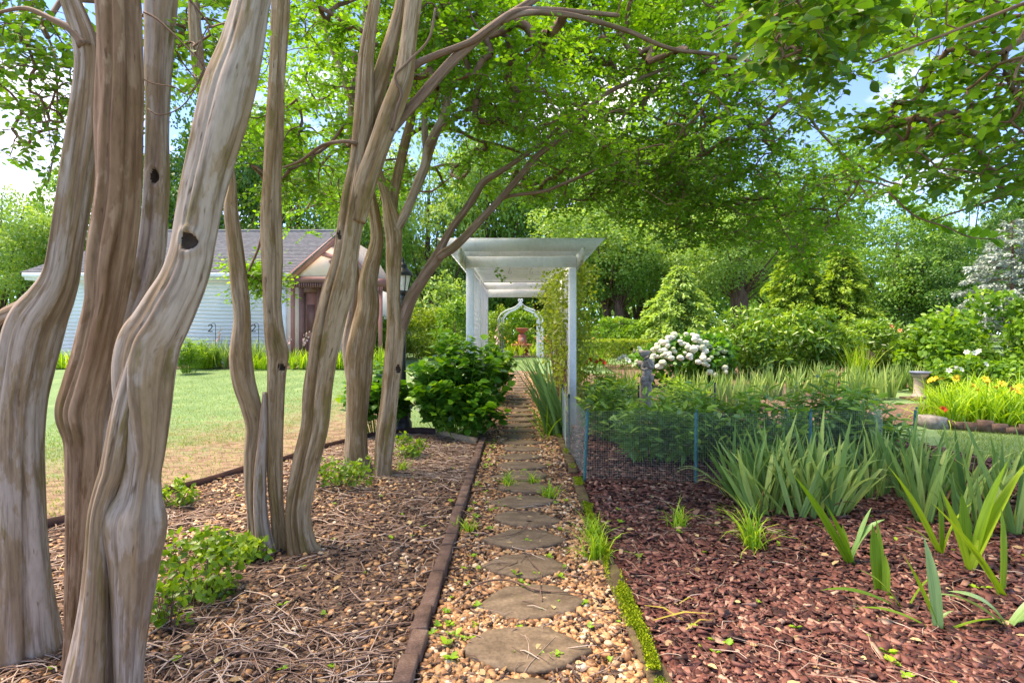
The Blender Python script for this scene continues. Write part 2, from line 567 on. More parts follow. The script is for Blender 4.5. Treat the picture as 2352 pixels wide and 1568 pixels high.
M['white_siding'] = noisemat('white_siding', [(.3, (.62, .64, .67)), (.7, (.74, .76, .78))], 1.5, .5, .35, bstr=0)
M['shaded_white'] = noisemat('green_shaded_white', [(.35, (.30, .30, .20)), (.6, (.55, .56, .50))], 9, .7, .2, bstr=.1)  # greenish shade on the pergola's side beams, put into the paint colour
M['shingle'] = noisemat('grey_shingle', [(.35, (.115, .112, .115)), (.65, (.225, .22, .222))], 7, .9, .15, (1, 1, 6), 5, .4, 20)
M['peach'] = noisemat('peach_stucco', [(.3, (.66, .48, .37)), (.7, (.73, .56, .44))], 3, .85, .15, bstr=.2, bscale=80)
M['trim_brown'] = noisemat('brown_trim', [(.3, (.15, .068, .055)), (.7, (.22, .105, .088))], 3, .6, .3, bstr=0)
M['trim_red'] = noisemat('red_brown_trim', [(.3, (.33, .135, .105)), (.7, (.40, .185, .145))], 3, .6, .3, bstr=0)
M['terracotta'] = noisemat('terracotta', [(.3, (.30, .095, .065)), (.7, (.42, .155, .11))], 5, .7, .25, bstr=.15)
M['black_iron'] = noisemat('black_iron', [(.3, (.012, .012, .014)), (.7, (.03, .03, .033))], 8, .45, .4, bstr=0)
M['grey_stone'] = noisemat('grey_cast_stone', [(.3, (.17, .145, .125)), (.55, (.30, .265, .235)), (.75, (.40, .37, .33))], 14, .9, .15, bstr=.5, bscale=50)
M['pink_stone'] = noisemat('pink_cast_stone', [(.3, (.30, .235, .20)), (.7, (.47, .39, .34))], 10, .9, .15, bstr=.4, bscale=40)
M['slate'] = noisemat('slate_plate', [(.3, (.11, .13, .19)), (.7, (.2, .22, .29))], 12, .6, .3, bstr=.1)
M['teal'] = noisemat('teal_plastic', [(.3, (.03, .12, .125)), (.7, (.06, .19, .19))], 20, .5, .35, bstr=0)
M['green_post'] = noisemat('dark_green_plastic', [(.3, (.012, .035, .035)), (.7, (.025, .06, .06))], 20, .5, .35, bstr=0)
M['wire'] = noisemat('galvanised_wire', [(.3, (.40, .46, .38)), (.7, (.55, .60, .50))], 20, .45, .5, bstr=0)
M['petal_white'] = noisemat('white_petal', [(.3, (.50, .54, .40)), (.7, (.74, .71, .64))], 30, .7, .2, bstr=.3, bscale=60)
M['petal_yellow'] = noisemat('yellow_petal', [(.3, (.75, .42, .02)), (.7, (.85, .60, .06))], 30, .6, .2, bstr=0)
M['petal_red'] = noisemat('red_petal', [(.3, (.45, .025, .012)), (.7, (.65, .07, .03))], 30, .6, .2, bstr=0)
M['petal_pink'] = noisemat('pink_petal', [(.3, (.62, .36, .32)), (.7, (.74, .52, .47))], 30, .6, .2, bstr=0)
M['petal_orange'] = noisemat('orange_petal', [(.3, (.72, .22, .08)), (.7, (.82, .35, .14))], 30, .6, .2, bstr=0)
mg, ntg, bg = newmat('frosted_lamp_glass', .35, .4)
bg.inputs['Base Color'].default_value = (.78, .78, .72, 1)
bg.inputs['Transmission Weight'].default_value = .25
M['lamp_glass'] = mg
mw, ntw, bw = newmat('window_glass', .08, .6)
bw.inputs['Base Color'].default_value = (.03, .05, .05, 1)
M['window'] = mw


# lawn: green turf with a bare, straw-covered patch along the left bed
def lawn_material():
    m, nt, b = newmat('lawn', .95, .1)
    v = coords(nt)
    g = ramp(nt, noise(nt, v, 1.4, 5, .6), [(.3, (.12, .20, .085)), (.55, (.165, .255, .11)), (.75, (.225, .305, .14))])
    g = mixc(nt, .7, g, ramp(nt, noise(nt, v, 45, 5, .7), [(.3, (.45, .5, .45)), (.7, (1.45, 1.4, 1.4))]), 'MULTIPLY')
    d = ramp(nt, noise(nt, coords(nt, (1, 2.2, 1)), 6.5, 8, .78), [(.32, (.075, .042, .028)), (.46, (.19, .125, .085)), (.56, (.30, .215, .14)), (.66, (.20, .21, .07))])
    # distance from the bed edge line
    sep = nt.nodes.new('ShaderNodeSeparateXYZ')
    nt.links.new(v, sep.inputs[0])
    mth = node(nt, 'ShaderNodeMath', operation='MULTIPLY')
    nt.links.new(sep.outputs['X'], mth.inputs[0])
    mth.inputs[1].default_value = 1.9
    sb = node(nt, 'ShaderNodeMath', operation='SUBTRACT')
    nt.links.new(sep.outputs['Y'], sb.inputs[0])
    nt.links.new(mth.outputs[0], sb.inputs[1])              # y - 1.9 x : 10.3 along the edge, more to the left
    nn = node(nt, 'ShaderNodeMath', operation='MULTIPLY_ADD')
    nt.links.new(noise(nt, v, 2.6, 8, .78), nn.inputs[0])
    nn.inputs[1].default_value = 20.0
    nt.links.new(sb.outputs[0], nn.inputs[2])
    mr = node(nt, 'ShaderNodeMapRange')
    mr.inputs['From Min'].default_value = 23.5
    mr.inputs['From Max'].default_value = 29.5
    nt.links.new(nn.outputs[0], mr.inputs['Value'])
    # the patch lies on the left side only
    mx = node(nt, 'ShaderNodeMapRange')
    mx.inputs['From Min'].default_value = -1.9
    mx.inputs['From Max'].default_value = -2.1
    nt.links.new(sep.outputs['X'], mx.inputs['Value'])
    inv = node(nt, 'ShaderNodeMath', operation='SUBTRACT')
    inv.inputs[0].default_value = 1
    nt.links.new(mr.outputs[0], inv.inputs[1])
    mul = node(nt, 'ShaderNodeMath', operation='MULTIPLY')
    nt.links.new(inv.outputs[0], mul.inputs[0])
    nt.links.new(mx.outputs[0], mul.inputs[1])
    nt.links.new(mixc(nt, mul.outputs[0], g, d), b.inputs['Base Color'])
    bump(nt, b, noise(nt, v, 70, 5, .7), .7, .02)
    return m


M['lawn'] = lawn_material()


# ------------------------------------------------------------------ setting
def sheet(name, pts_fn, nx, ny, mat, dz, parent=None):
    """A grid sheet; pts_fn(u, v) -> x, y; lies dz above the terrain."""
    u, v = np.meshgrid(np.linspace(0, 1, nx), np.linspace(0, 1, ny))
    x, y = pts_fn(u, v)
    V = np.stack([x, y, hgt(y) + dz], -1).reshape(-1, 3)
    i = np.arange(ny - 1)[:, None] * nx
    j = np.arange(nx - 1)[None]
    F = np.stack([i + j, i + j + 1, i + nx + j + 1, i + nx + j], -1).reshape(-1, 4)
    return tagit(mesh(name, V, F, mat, parent, smooth=True), kind='structure')


ys_l = np.unique(np.concatenate([np.linspace(-40, 0, 5), np.linspace(0, 30, 61), np.linspace(30, 900, 20)]))
xs_l = np.unique(np.concatenate([np.linspace(-900, -40, 8), np.linspace(-40, 40, 41), np.linspace(40, 900, 8)]))
gx, gy = np.meshgrid(xs_l, ys_l)
gi = np.arange(len(ys_l) - 1)[:, None] * len(xs_l)
gj = np.arange(len(xs_l) - 1)[None]
tagit(mesh('lawn', np.stack([gx, gy, hgt(gy) - .03], -1).reshape(-1, 3),
           np.stack([gi + gj, gi + gj + 1, gi + len(xs_l) + gj + 1, gi + len(xs_l) + gj], -1).reshape(-1, 4), M['lawn'], smooth=True), kind='structure')

EDGE = np.array([(-4.6, 1.0), (-4.15, 2.6), (-3.38, 3.92), (-2.92, 5.1), (-2.55, 6.05), (-2.22, 6.98), (-1.62, 7.74), (-1.12, 7.70)])   # left bed edge x, y


def edge_x(y):
    return np.interp(y, EDGE[:7, 1], EDGE[:7, 0])


bed_left = sheet('left_bed', lambda u, v: (edge_x(.2 + v * 7.5) + u * (-.45 - edge_x(.2 + v * 7.5)), .2 + v * 7.5), 6, 40, M['bed_base'], 0.0)
path = sheet('path', lambda u, v: (-.52 + u * 1.1, .2 + v * 15.9), 6, 60, M['path_base'], -.012)
RB = lambda y: np.interp(y, [0, 2.5, 5, 7, 8.4], [4.5, 4.6, 5.4, 5.2, 5.0])
bed_right = sheet('mulch_bed', lambda u, v: (.5 + u * (RB(.2 + v * 8.2) - .5), .2 + v * 8.2), 8, 40, M['mulch_base'], .004)
bed_mid = sheet('flower_bed', lambda u, v: (.78 + u * 6.0, 8.45 + v * 7.0), 8, 30, M['bed_base'], -.008)
bed_house = sheet('house_bed', lambda u, v: (-16.5 + u * 12.5, 16.9 + v * 1.7), 8, 6, M['bed_base'], .0)
bed_far = sheet('fountain_bed', lambda u, v: (-3 + u * 8, 21.6 + v * 4.5), 8, 6, M['bed_base'], .0)
bed_shrub = sheet('shrub_bed', lambda u, v: (2.8 + u * 12, 12.6 + v * 5.5), 8, 10, M['bed_base'], .004)


# stepping stones: pointed lens-shaped slabs, each its own piece of the path
def stepping_stone(cx, cy, w, dpt, seed):
    r = np.random.default_rng(seed)
    key = np.array([(-1, -.08), (-.72, .45), (-.40, .94), (.1, 1.0), (.52, .90), (.84, .38), (1.0, .0), (.74, -.52), (.3, -.93), (-.2, -1.0), (-.62, -.72), (-.88, -.38)])
    key = key * (1 + r.uniform(-.10, .10, key.shape))
    if seed % 2:
        key[:, 0] *= -1
        key = key[::-1]
    loop = np.vstack([key, key[:1]])
    n = 48
    sg_ = np.concatenate([[0], np.cumsum(np.linalg.norm(np.diff(loop, axis=0), axis=1))])
    ss_ = np.linspace(0, sg_[-1], n + 1)
    o = np.stack([np.interp(ss_, sg_, loop[:, 0]), np.interp(ss_, sg_, loop[:, 1])], -1)[:n] * (1 + r.uniform(-.018, .018, (n, 1)))
    o = o * np.array([w / 2, dpt / 2])
    base = float(hgt(cy))
    rings = []
    tilt = r.uniform(-.035, .035, 2)
    for s, z in ((1.0, -.05), (1.0, .008), (.975, .018), (.8, .021), (.5, .022)):
        q = o * s
        rings.append(np.stack([cx + q[:, 0], cy + q[:, 1], np.full(n, base + z + .006) + (q @ tilt) + (r.uniform(-.0006, .0006, n) if s < 1 else 0)], -1))
    V = np.vstack(rings + [np.array([[cx, cy, base + .029]])])
    i = np.arange(len(rings) - 1)[:, None] * n
    j = np.arange(n)[None]
    F = np.stack([i + j, i + (j + 1) % n, i + n + (j + 1) % n, i + n + j], -1).reshape(-1, 4)
    b = (len(rings) - 1) * n
    jj = np.arange(n)
    mesh('stepping_stone', V, [F, np.stack([b + jj, b + (jj + 1) % n, np.full(n, b + n)], -1)], M['stone'], path)


STONES = []
for k in range(34):
    cy = 2.0 + .42 * k + (rng.uniform(-.02, .02) if k else 0)
    STONES.append((.045 + rng.uniform(-.02, .02), cy, .54 + rng.uniform(-.02, .02), .355 + rng.uniform(-.015, .015)))
    stepping_stone(*STONES[-1], 100 + k)
STN = np.array(STONES)


def brick_row(parent, x, y0, y1, length, w, h, top, mat, jit, seed, skip=()):
    r = np.random.default_rng(seed)
    y = y0
    k = 0
    while y < y1:
        L = length * r.uniform(.96, 1.03)
        if k not in skip:
            ang = r.uniform(-jit, jit)
            zt = top + r.uniform(-.008, .008)
            V, F = box_vf(-w / 2, w / 2, -L / 2 + .003, L / 2 - .003, -h, 0)
            V[:, 2] += np.where(V[:, 2] > -.01, (V[:, 1]) * r.uniform(-.05, .05) + V[:, 0] * r.uniform(-.08, .08), 0)
            c, s = math.cos(ang), math.sin(ang)
            cx = (x(y) if callable(x) else x) + r.uniform(-.006, .006)
            Q = np.stack([V[:, 0] * c - V[:, 1] * s + cx, V[:, 0] * s + V[:, 1] * c + y + L / 2, V[:, 2] + zt + float(hgt(y))], -1)
            o = mesh('brick', Q, F, mat, parent)
            bm = bmesh.new()
            bm.from_mesh(o.data)
            bmesh.ops.bevel(bm, geom=bm.edges[:], offset=.006, segments=1, affect='EDGES')
            for vv in bm.verts:
                vv.co += Vector(r.uniform(-.0022, .0022, 3))
            bm.to_mesh(o.data)
            bm.free()
        y += L
        k += 1


be = thing('brick_edging', 'raised row of brown bricks along the left of the stepping stone path', 'edging', (-.45, 2, 0), 'brick edgings of the path')
brick_row(be, lambda y: -.456 + .006 * math.sin(y), 1.9, 7.5,   .2, .074, .12, .058, M['brick'], .03, 1)
be2 = thing('brick_edging', 'sunken mossy row of bricks along the right of the stepping stone path', 'edging', (.56, 2, 0), 'brick edgings of the path')
brick_row(be2, lambda y: .562 + .014 * math.sin(y * 1.3), 1.9, 9.2, .2, .09, .1, .028, M['brick_mossy'], .06, 2, (11, 17))
# moss cushions on the right-hand bricks: bright tufts, a part of that edging
mp = []
for y0, y1, n in ((1.95, 2.15, 500), (2.2, 2.98, 6500), (3.02, 3.85, 5200), (3.95, 4.4, 2200), (4.95, 5.2, 700), (5.6, 5.75, 150), (6.3, 6.5, 200), (7.3, 7.6, 250), (8.2, 8.6, 200)):
    y = rng.uniform(y0, y1, n)
    q = rng.normal(0, .33, n).clip(-1, 1)
    keep = wob(4, np.stack([q * .3, y * 2, y * 0], -1), 6) > -.4
    y, q = y[keep], q[keep]
    mp.append(np.stack([.562 + .014 * np.sin(y * 1.3) + q * .056, y, .028 + (.014 + .014 * wob(6, np.stack([q * .2, y, y * 0], -1), 22)) * np.sqrt(1 - q ** 2) + rng.uniform(-.004, .006, len(y))], -1))
mp = np.vstack(mp)
Am = axes(norm(rand_dirs(len(mp)) * .8 + np.array([0, 0, .8])), rand_dirs(len(mp)), rng.uniform(.007, .014, len(mp)))
V, F = stamp(LEAF_T, LEAF_F, mp, Am)
mesh('moss', V, F, M['moss'], be2, tint=np.repeat(rng.uniform(0, 1, len(mp)) * .6 + .4 * (wob(9, mp, 30) * .5 + .5), 6), kind='stuff')

te = thing('timber_edging', 'short pale weathered timber board edging at the back of the left bed', 'edging', (-.8, 7.2, 0))
a, b = np.array([-1.13, 7.62]), np.array([-.53, 6.95])
dn = norm((b - a)[None])[0]
pn = np.array([-dn[1], dn[0]]) * .022
Vt = np.array([(*(p + s * pn), z) for p in (a, b) for s in (-1, 1) for z in (-.05, .085)])
mesh('board', Vt, np.array([(0, 1, 3, 2), (4, 6, 7, 5), (0, 4, 5, 1), (2, 3, 7, 6), (0, 2, 6, 4), (1, 5, 7, 3)]), M['timber'], te)

C, _ = catmull(np.hstack([EDGE, np.zeros((len(EDGE), 1))]), 60)
nrm2 = norm(np.stack([-np.gradient(C[:, 1]), np.gradient(C[:, 0])], -1)) * .006
zz = .075 + .008 * np.sin(np.arange(60) * .9)
rows = [np.stack([C[:, 0] + s * nrm2[:, 0], C[:, 1] + s * nrm2[:, 1], z], -1) for s, z in ((-1, np.full(60, -.06)), (-1, zz), (1, zz), (1, np.full(60, -.06)))]
V = np.stack(rows, 1).reshape(-1, 3)
F = np.array([(i * 4 + k, i * 4 + (k + 1) % 4, (i + 1) * 4 + (k + 1) % 4, (i + 1) * 4 + k) for i in range(59) for k in range(4)])
se = mesh('steel_edging', V, F, M['rust'])
tagit(se, 'dark rusty strip edging curving between the lawn and the left bed', 'edging')

# ---- loose ground: pebbles, bark chips, dry twigs (nobody could count these)
ia, ib = 7, 3
uu = [(0, 0, -1)] + [(math.sin(math.pi * (i + 1) / (ib + 1)) * math.cos(2 * math.pi * (j + .5 * (i % 2)) / ia), math.sin(math.pi * (i + 1) / (ib + 1)) * math.sin(2 * math.pi * (j + .5 * (i % 2)) / ia), -math.cos(math.pi * (i + 1) / (ib + 1))) for i in range(ib) for j in range(ia)] + [(0, 0, 1)]
PEB_T = np.array(uu) * .5
PF = []
for j in range(ia):
    PF.append((0, 1 + (j + 1) % ia, 1 + j))
    PF.append((len(uu) - 1, 1 + (ib - 1) * ia + j, 1 + (ib - 1) * ia + (j + 1) % ia))
    for i in range(ib - 1):
        p, q, r_, s_ = 1 + i * ia + j, 1 + i * ia + (j + 1) % ia, 1 + (i + 1) * ia + (j + 1) % ia, 1 + (i + 1) * ia + j
        PF += [(p, q, r_), (p, r_, s_)]
PEB_F = np.array(PF)


def pebbles(name, label, pos, size, flat=(.5, .8)):
    n = len(pos)
    sc3 = np.stack([size * rng.uniform(.75, 1.15, n), size * rng.uniform(.9, 1.5, n), size * rng.uniform(*flat, n)], -1)
    d = norm(np.stack([rng.normal(size=n), rng.normal(size=n), rng.normal(0, .25, n)], -1))
    A = axes(d, np.array([0, 0, 1.0]) + rng.normal(0, .35, (n, 3)), sc3)
    V, F = stamp(PEB_T, PEB_F, pos, A)
    # knock every pebble out of round
    V = V.reshape(n, -1, 3)
    c = V.mean(1, keepdims=True)
    k = 1 + .13 * wob(21, (V - c) / size[:, None, None] + rng.normal(0, 9, (n, 1, 3)), 3.2)
    V = (c + (V - c) * k[..., None]).reshape(-1, 3)
    o = mesh(name, V, F, M['pebble'], smooth=True, tint=np.repeat(rng.uniform(0, 1, n), len(PEB_T)), kind='stuff')
    tagit(o, label, 'gravel')


def on_stone(p, grow=0.97):
    hit = np.zeros(len(p), dtype=bool)
    for cx, cy, w, dd in STONES:
        q = np.abs((p[:, :2] - np.array([cx, cy])) / np.array([w / 2, dd / 2]))
        hit |= (q[:, 0] ** 1.35 + q[:, 1] ** 1.7) < grow
    return hit


def gen(n, x0, x1, y0, y1, power=1.0):
    u = rng.uniform(0, 1, n) ** power
    y = y0 + u * (y1 - y0)
    x = rng.uniform(0, 1, n)
    x = (x0(y) if callable(x0) else x0) + x * ((x1(y) if callable(x1) else x1) - (x0(y) if callable(x0) else x0))
    return np.stack([x, y, hgt(y)], -1)


pp = gen(21000, -.40, .52, 1.9, 15.8, 2.6)
pp = pp[~on_stone(pp)]
ps = .029 * rng.uniform(.6, 1.35, len(pp)) * np.interp(pp[:, 1], [2, 5, 16], [1, 1, 1.5])
clump = wob(31, pp * np.array([1, 1, 0]), 7)
pp[:, 2] += np.where(clump > -.3, .004, -.008) + rng.uniform(-.006, .006, len(pp))
pebbles('path_gravel', 'loose tan and orange river pebbles around the stepping stones', pp, ps)

pk = gen(240, -.40, .52, 1.95, 8, 1.4)
pk = pk[~on_stone(pk, 1.05)]
pk[:, 2] += .008
pebbles('larger_pebbles', 'larger smooth tan pebbles among the path gravel', pk, .046 * rng.uniform(.8, 1.25, len(pk)))
pl = gen(9000, edge_x, -.51, 1.6, 7.6, 1.4)
dens = wob(35, pl * np.array([1, 1, 0]), 2.6) + .25 * wob(36, pl * np.array([1, 1, 0]), 9)
keep = (dens > -.28) | (rng.uniform(0, 1, len(pl)) < .25)
pl = pl[keep]
pl[:, 2] += .004
pebbles('bed_gravel', 'tan pebbles scattered through the leaf litter of the left bed', pl, .028 * rng.uniform(.6, 1.4, len(pl)))

CHIP_T = np.array([(-.5, -.5, -.5), (.5, -.42, -.5), (.42, .5, -.5), (-.4, .46, -.5), (-.44, -.46, .5), (.46, -.5, .42), (.5, .44, .5), (-.5, .5, .4)])
CHIP_F = np.array([(0, 3, 2, 1), (4, 5, 6, 7), (0, 1, 5, 4), (1, 2, 6, 5), (2, 3, 7, 6), (3, 0, 4, 7)])


def chips(name, label, cat, pos, length, width, thick, mat, tilt=.3, tint=None):
    n = len(pos)
    th = rng.uniform(0, 2 * math.pi, n)
    d = norm(np.stack([np.cos(th), np.sin(th), rng.normal(0, tilt * .6, n)], -1))
    A = axes(d, np.array([0, 0, 1.0]) + rng.normal(0, tilt, (n, 3)), np.stack([width, length, thick], -1))
    V, F = stamp(CHIP_T, CHIP_F, pos, A)
    V += rng.normal(0, 1, V.shape) * np.repeat(width, 8)[:, None] * .12
    o = mesh(name, V, F, mat, tint=np.repeat(rng.uniform(0, 1, n) if tint is None else tint, 8), kind='stuff')
    tagit(o, label, cat)


pc = gen(34000, .63, lambda y: np.minimum(RB(y), .65 + y * .98), 1.9, 8.3, 1.75)
n = len(pc)
far = np.interp(pc[:, 1], [2, 5, 8.3], [1, 1.15, 1.7])
pc[:, 2] += .008 + rng.uniform(0, .014, n) + .012 * wob(41, pc * np.array([1, 1, 0]), 4)
chips('bark_mulch', 'reddish brown bark chips covering the bed right of the path', 'mulch', pc,
      (.040 * rng.lognormal(0, .4, n)).clip(.01, .1) * far, .019 * rng.uniform(.6, 1.6, n) * far, .006 * rng.uniform(.6, 1.6, n), M['chip'], .3)

pb = gen(420, .66, lambda y: np.minimum(RB(y), .65 + y * .98), 1.9, 5.5, 1.4)
pb[:, 2] += .026
chips('bark_pieces', 'larger flat bark pieces lying on top of the red mulch', 'mulch', pb, .062 * rng.lognormal(0, .3, len(pb)), .032 * rng.uniform(.6, 1.4, len(pb)), .007 * rng.uniform(.6, 1.5, len(pb)), M['chip'], .25)
pd = gen(15000, edge_x, -.51, 1.6, 7.6, 1.5)
n = len(pd)
pd[:, 2] += .004 + rng.uniform(0, .01, n)
chips('leaf_litter', 'dark shredded bark and leaf litter in the left bed', 'mulch', pd,
      .034 * rng.lognormal(0, .4, n), .009 * rng.uniform(.6, 1.8, n), .004 * rng.uniform(.6, 1.6, n), M['shard'], .35)
pq = np.vstack([gen(5200, -.41, .53, 1.9, 9, 1.6), gen(1200, .6, 1.6, 1.9, 5.2, 1.3)])
pq = pq[~(on_stone(pq, 1.0) & (rng.uniform(0, 1, len(pq)) < .93))]
n = len(pq)
pq[:, 2] += .014
chips('path_litter', 'bits of dark bark and broken leaf among the path pebbles', 'mulch', pq,
      .024 * rng.lognormal(0, .4, n), .009 * rng.uniform(.6, 1.8, n), .004 * rng.uniform(.6, 1.6, n), M['shard'], .4)


def twigs(name, label, pos, length, rad, mat, lift=.012):
    n = len(pos)
    th = rng.uniform(0, 2 * math.pi, n)
    d = np.stack([np.cos(th), np.sin(th), rng.normal(0, .05, n)], -1)
    side = np.stack([-np.sin(th), np.cos(th), np.zeros(n)], -1)
    bend = rng.normal(0, .12, n)[:, None] * side * length[:, None]
    p0 = pos - d * length[:, None] / 2
    p3 = pos + d * length[:, None] / 2
    p1 = pos - d * length[:, None] / 6 + bend
    p2 = pos + d * length[:, None] / 6 + bend * rng.uniform(.5, 1.3, (n, 1))
    up = np.array([0, 0, 1.0])
    p1, p2 = p1 + up * rng.uniform(0, lift, (n, 1)), p2 + up * rng.uniform(0, lift, (n, 1))
    parts = [sticks(a_, b_, ra, rb, 4) for a_, b_, ra, rb in ((p0, p1, rad * .8, rad), (p1, p2, rad, rad), (p2, p3, rad, rad * .5))]
    V, F = join(parts)
    t = np.repeat(rng.uniform(0, 1, n), 8)
    o = mesh(name, V, F, mat, tint=np.concatenate([t, t, t]), kind='stuff')
    tagit(o, label, 'twigs')


pt = gen(8200, edge_x, -.51, 1.6, 7.6, 1.5)
dens = wob(51, pt * np.array([1, 1, 0]), 2.1)
pt = pt[(dens > -.15) | (rng.uniform(0, 1, len(pt)) < .25)]
pt[:, 2] += .02
twigs('fallen_twigs', 'bleached dry twigs and stalks littering the left bed', pt, .16 * rng.lognormal(0, .45, len(pt)), .0024 * rng.uniform(.6, 1.8, len(pt)), M['straw'])
pt = np.vstack([gen(220, -.4, .53, 1.9, 6, 1.3), gen(380, .6, lambda y: .65 + y * .98, 1.9, 5.2, 1.3)])
pt[:, 2] += .026
twigs('stray_twigs', 'thin dry stalks lying on the path pebbles and red bark', pt, .12 * rng.lognormal(0, .45, len(pt)), .0017 * rng.uniform(.6, 1.6, len(pt)), M['straw'])

# the larger bent sticks lying across the path, one by one
STK = [([(1042, 1403), (1100, 1360), (1165, 1346), (1225, 1372), (1265, 1375)], .0052, 'long forked stick bent across the gap between the two nearest stepping stones'),
       ([(1225, 1372), (1330, 1382), (1372, 1392)], .0036, 'straight thin stick on pebbles right of the two nearest stepping stones'),
       ([(1211, 1287), (1222, 1310), (1243, 1330), (1240, 1365), (1245, 1395)], .0034, 'crooked upright looking twig on the second nearest stepping stone'),
       ([(1112, 1240), (1150, 1248), (1195, 1232), (1215, 1215)], .0034, 'curved twig beside the brown brick edging at the fourth stone'),
       ([(1015, 1170), (1060, 1185), (1110, 1205), (1135, 1192)], .004, 'pale stalk lying over the brown brick edging'),
       ([(1060, 1128), (1085, 1120), (1120, 1150)], .003, 'short arched stalk next to the mid path bricks')]
for tr, rad, lab in STK:
    g = [np.array([X(px, CAM_H * FPX / (py - 769)), CAM_H * FPX / (py - 769), .036 + .012 * (i % 2)]) for i, (px, py) in enumerate(tr)]
    V, F = simple_tube(g, rad, 6)
    tagit(mesh('stick', V, F, M['twig'], smooth=True), lab, 'stick', 'sticks lying on the path')


# ------------------------------------------------------------------ crape myrtles
def stem(name, trace, d, parent, mat, sides=48, step=.02, flute=.1, seed=0, crease=(), lump=.03, dents=()):
    """One stem or limb from a list of (px, py, width px[, extra depth]); d = distance of the tree."""
    pts = []
    for t in trace:
        dd = d + (t[3] if len(t) > 3 else 0)
        q = P(t[0], t[1], dd)
        pts.append((*q, t[2] * .48 / FPX * dd / math.hypot(1, (t[0] - 1189) / FPX)))
    pts = np.array(pts)
    L = np.linalg.norm(np.diff(pts[:, :3], axis=0), axis=1).sum()
    C, _ = catmull(pts, max(8, int(L / step)))
    V, F, bk = tube(C[:, :3], np.maximum(C[:, 3], .003), sides, flute, seed, crease, lump)
    for px, py, r, sq in dents:
        # the hollow sinks into the side that faces the path; a callus rim swells round it
        c = np.array(P(px, py, d))
        q = (V - c) / np.array([1, 1, sq])
        front = V[:, 1] < np.interp(V[:, 2], np.sort(C[:, 2]), C[np.argsort(C[:, 2]), 1])
        e = np.hypot(q[:, 0], q[:, 2]) / r
        e = e * (1 + .07 * np.sin(3 * np.arctan2(q[:, 2], q[:, 0]) + px))
        V[:, 1] += front * (r * .75 * np.clip(1 - e ** 2, 0, 1) ** .8 - r * .34 * np.exp(-((e - 1.3) / .38) ** 2))
        sel = np.where(front & (e < 1.02))[0]
        inside = np.zeros(len(V), dtype=bool)
        inside[sel] = True
        fs = F[0][inside[F[0]].all(1)]
        if len(fs):
            ids, inv = np.unique(fs, return_inverse=True)
            kn = mesh('knot', V[ids] - np.array([0, .0025, 0]), inv.reshape(fs.shape), M['rot'], parent, smooth=True)
            kn['label'] = 'dark rotted knot hole left by a cut branch'
    o = mesh(name, V, F, mat, parent, smooth=True, bark=bk)
    return o, C[:, :3]


def grow(root, att, sag=0.0):
    """Prim-like growth: joins every attractor to the nearest point already in the tree."""
    R = len(root)
    N = len(att)
    pts = np.vstack([root, att])
    par = np.full(R + N, -1)
    plen = np.zeros(R + N)
    intree = np.zeros(R + N, dtype=bool)
    intree[:R] = True
    D = np.full(N, 1e9)
    best = np.zeros(N, dtype=int)
    for i in range(0, R, 400):
        dm = np.linalg.norm(att[:, None] - root[None, i:i + 400], axis=-1)
        k = dm.argmin(1)
        m = dm[np.arange(N), k]
        up = m < D
        D[up] = m[up]
        best[up] = k[up] + i
    done = np.zeros(N, dtype=bool)
    order = []
    for _ in range(N):
        j = int(np.where(done, 1e9, D).argmin())
        done[j] = True
        par[R + j] = best[j]
        plen[R + j] = plen[best[j]] + np.linalg.norm(att[j] - pts[best[j]])
        order.append(R + j)
        dj = np.linalg.norm(att - att[j], axis=1) + .02 * plen[R + j]
        up = (dj < D) & ~done
        D[up] = dj[up]
        best[up] = R + j
    cnt = np.ones(R + N)
    for j in reversed(order):
        if par[j] >= 0:
            cnt[par[j]] += cnt[j]
    return pts, par, cnt, order


LEAF_HI = np.array([(0, 0, 0)] + [(0, t_, .02 - .07 * t_ ** 2) for t_ in (.16, .36, .58, .8)] + [(0, 1, -.07)] + [(sx * w_, t_, .075 * w_ / .3 - .07 * t_ ** 2 + .02) for sx in (1, -1) for t_, w_ in ((.16, .17), (.36, .27), (.58, .285), (.8, .19))])
LEAF_HI_F = np.array([(1, 6, 7, 2), (2, 7, 8, 3), (3, 8, 9, 4), (1, 2, 11, 10), (2, 3, 12, 11), (3, 4, 13, 12)])
LEAF_HI_T = np.array([(0, 6, 1), (4, 9, 5), (0, 1, 10), (4, 5, 13)])


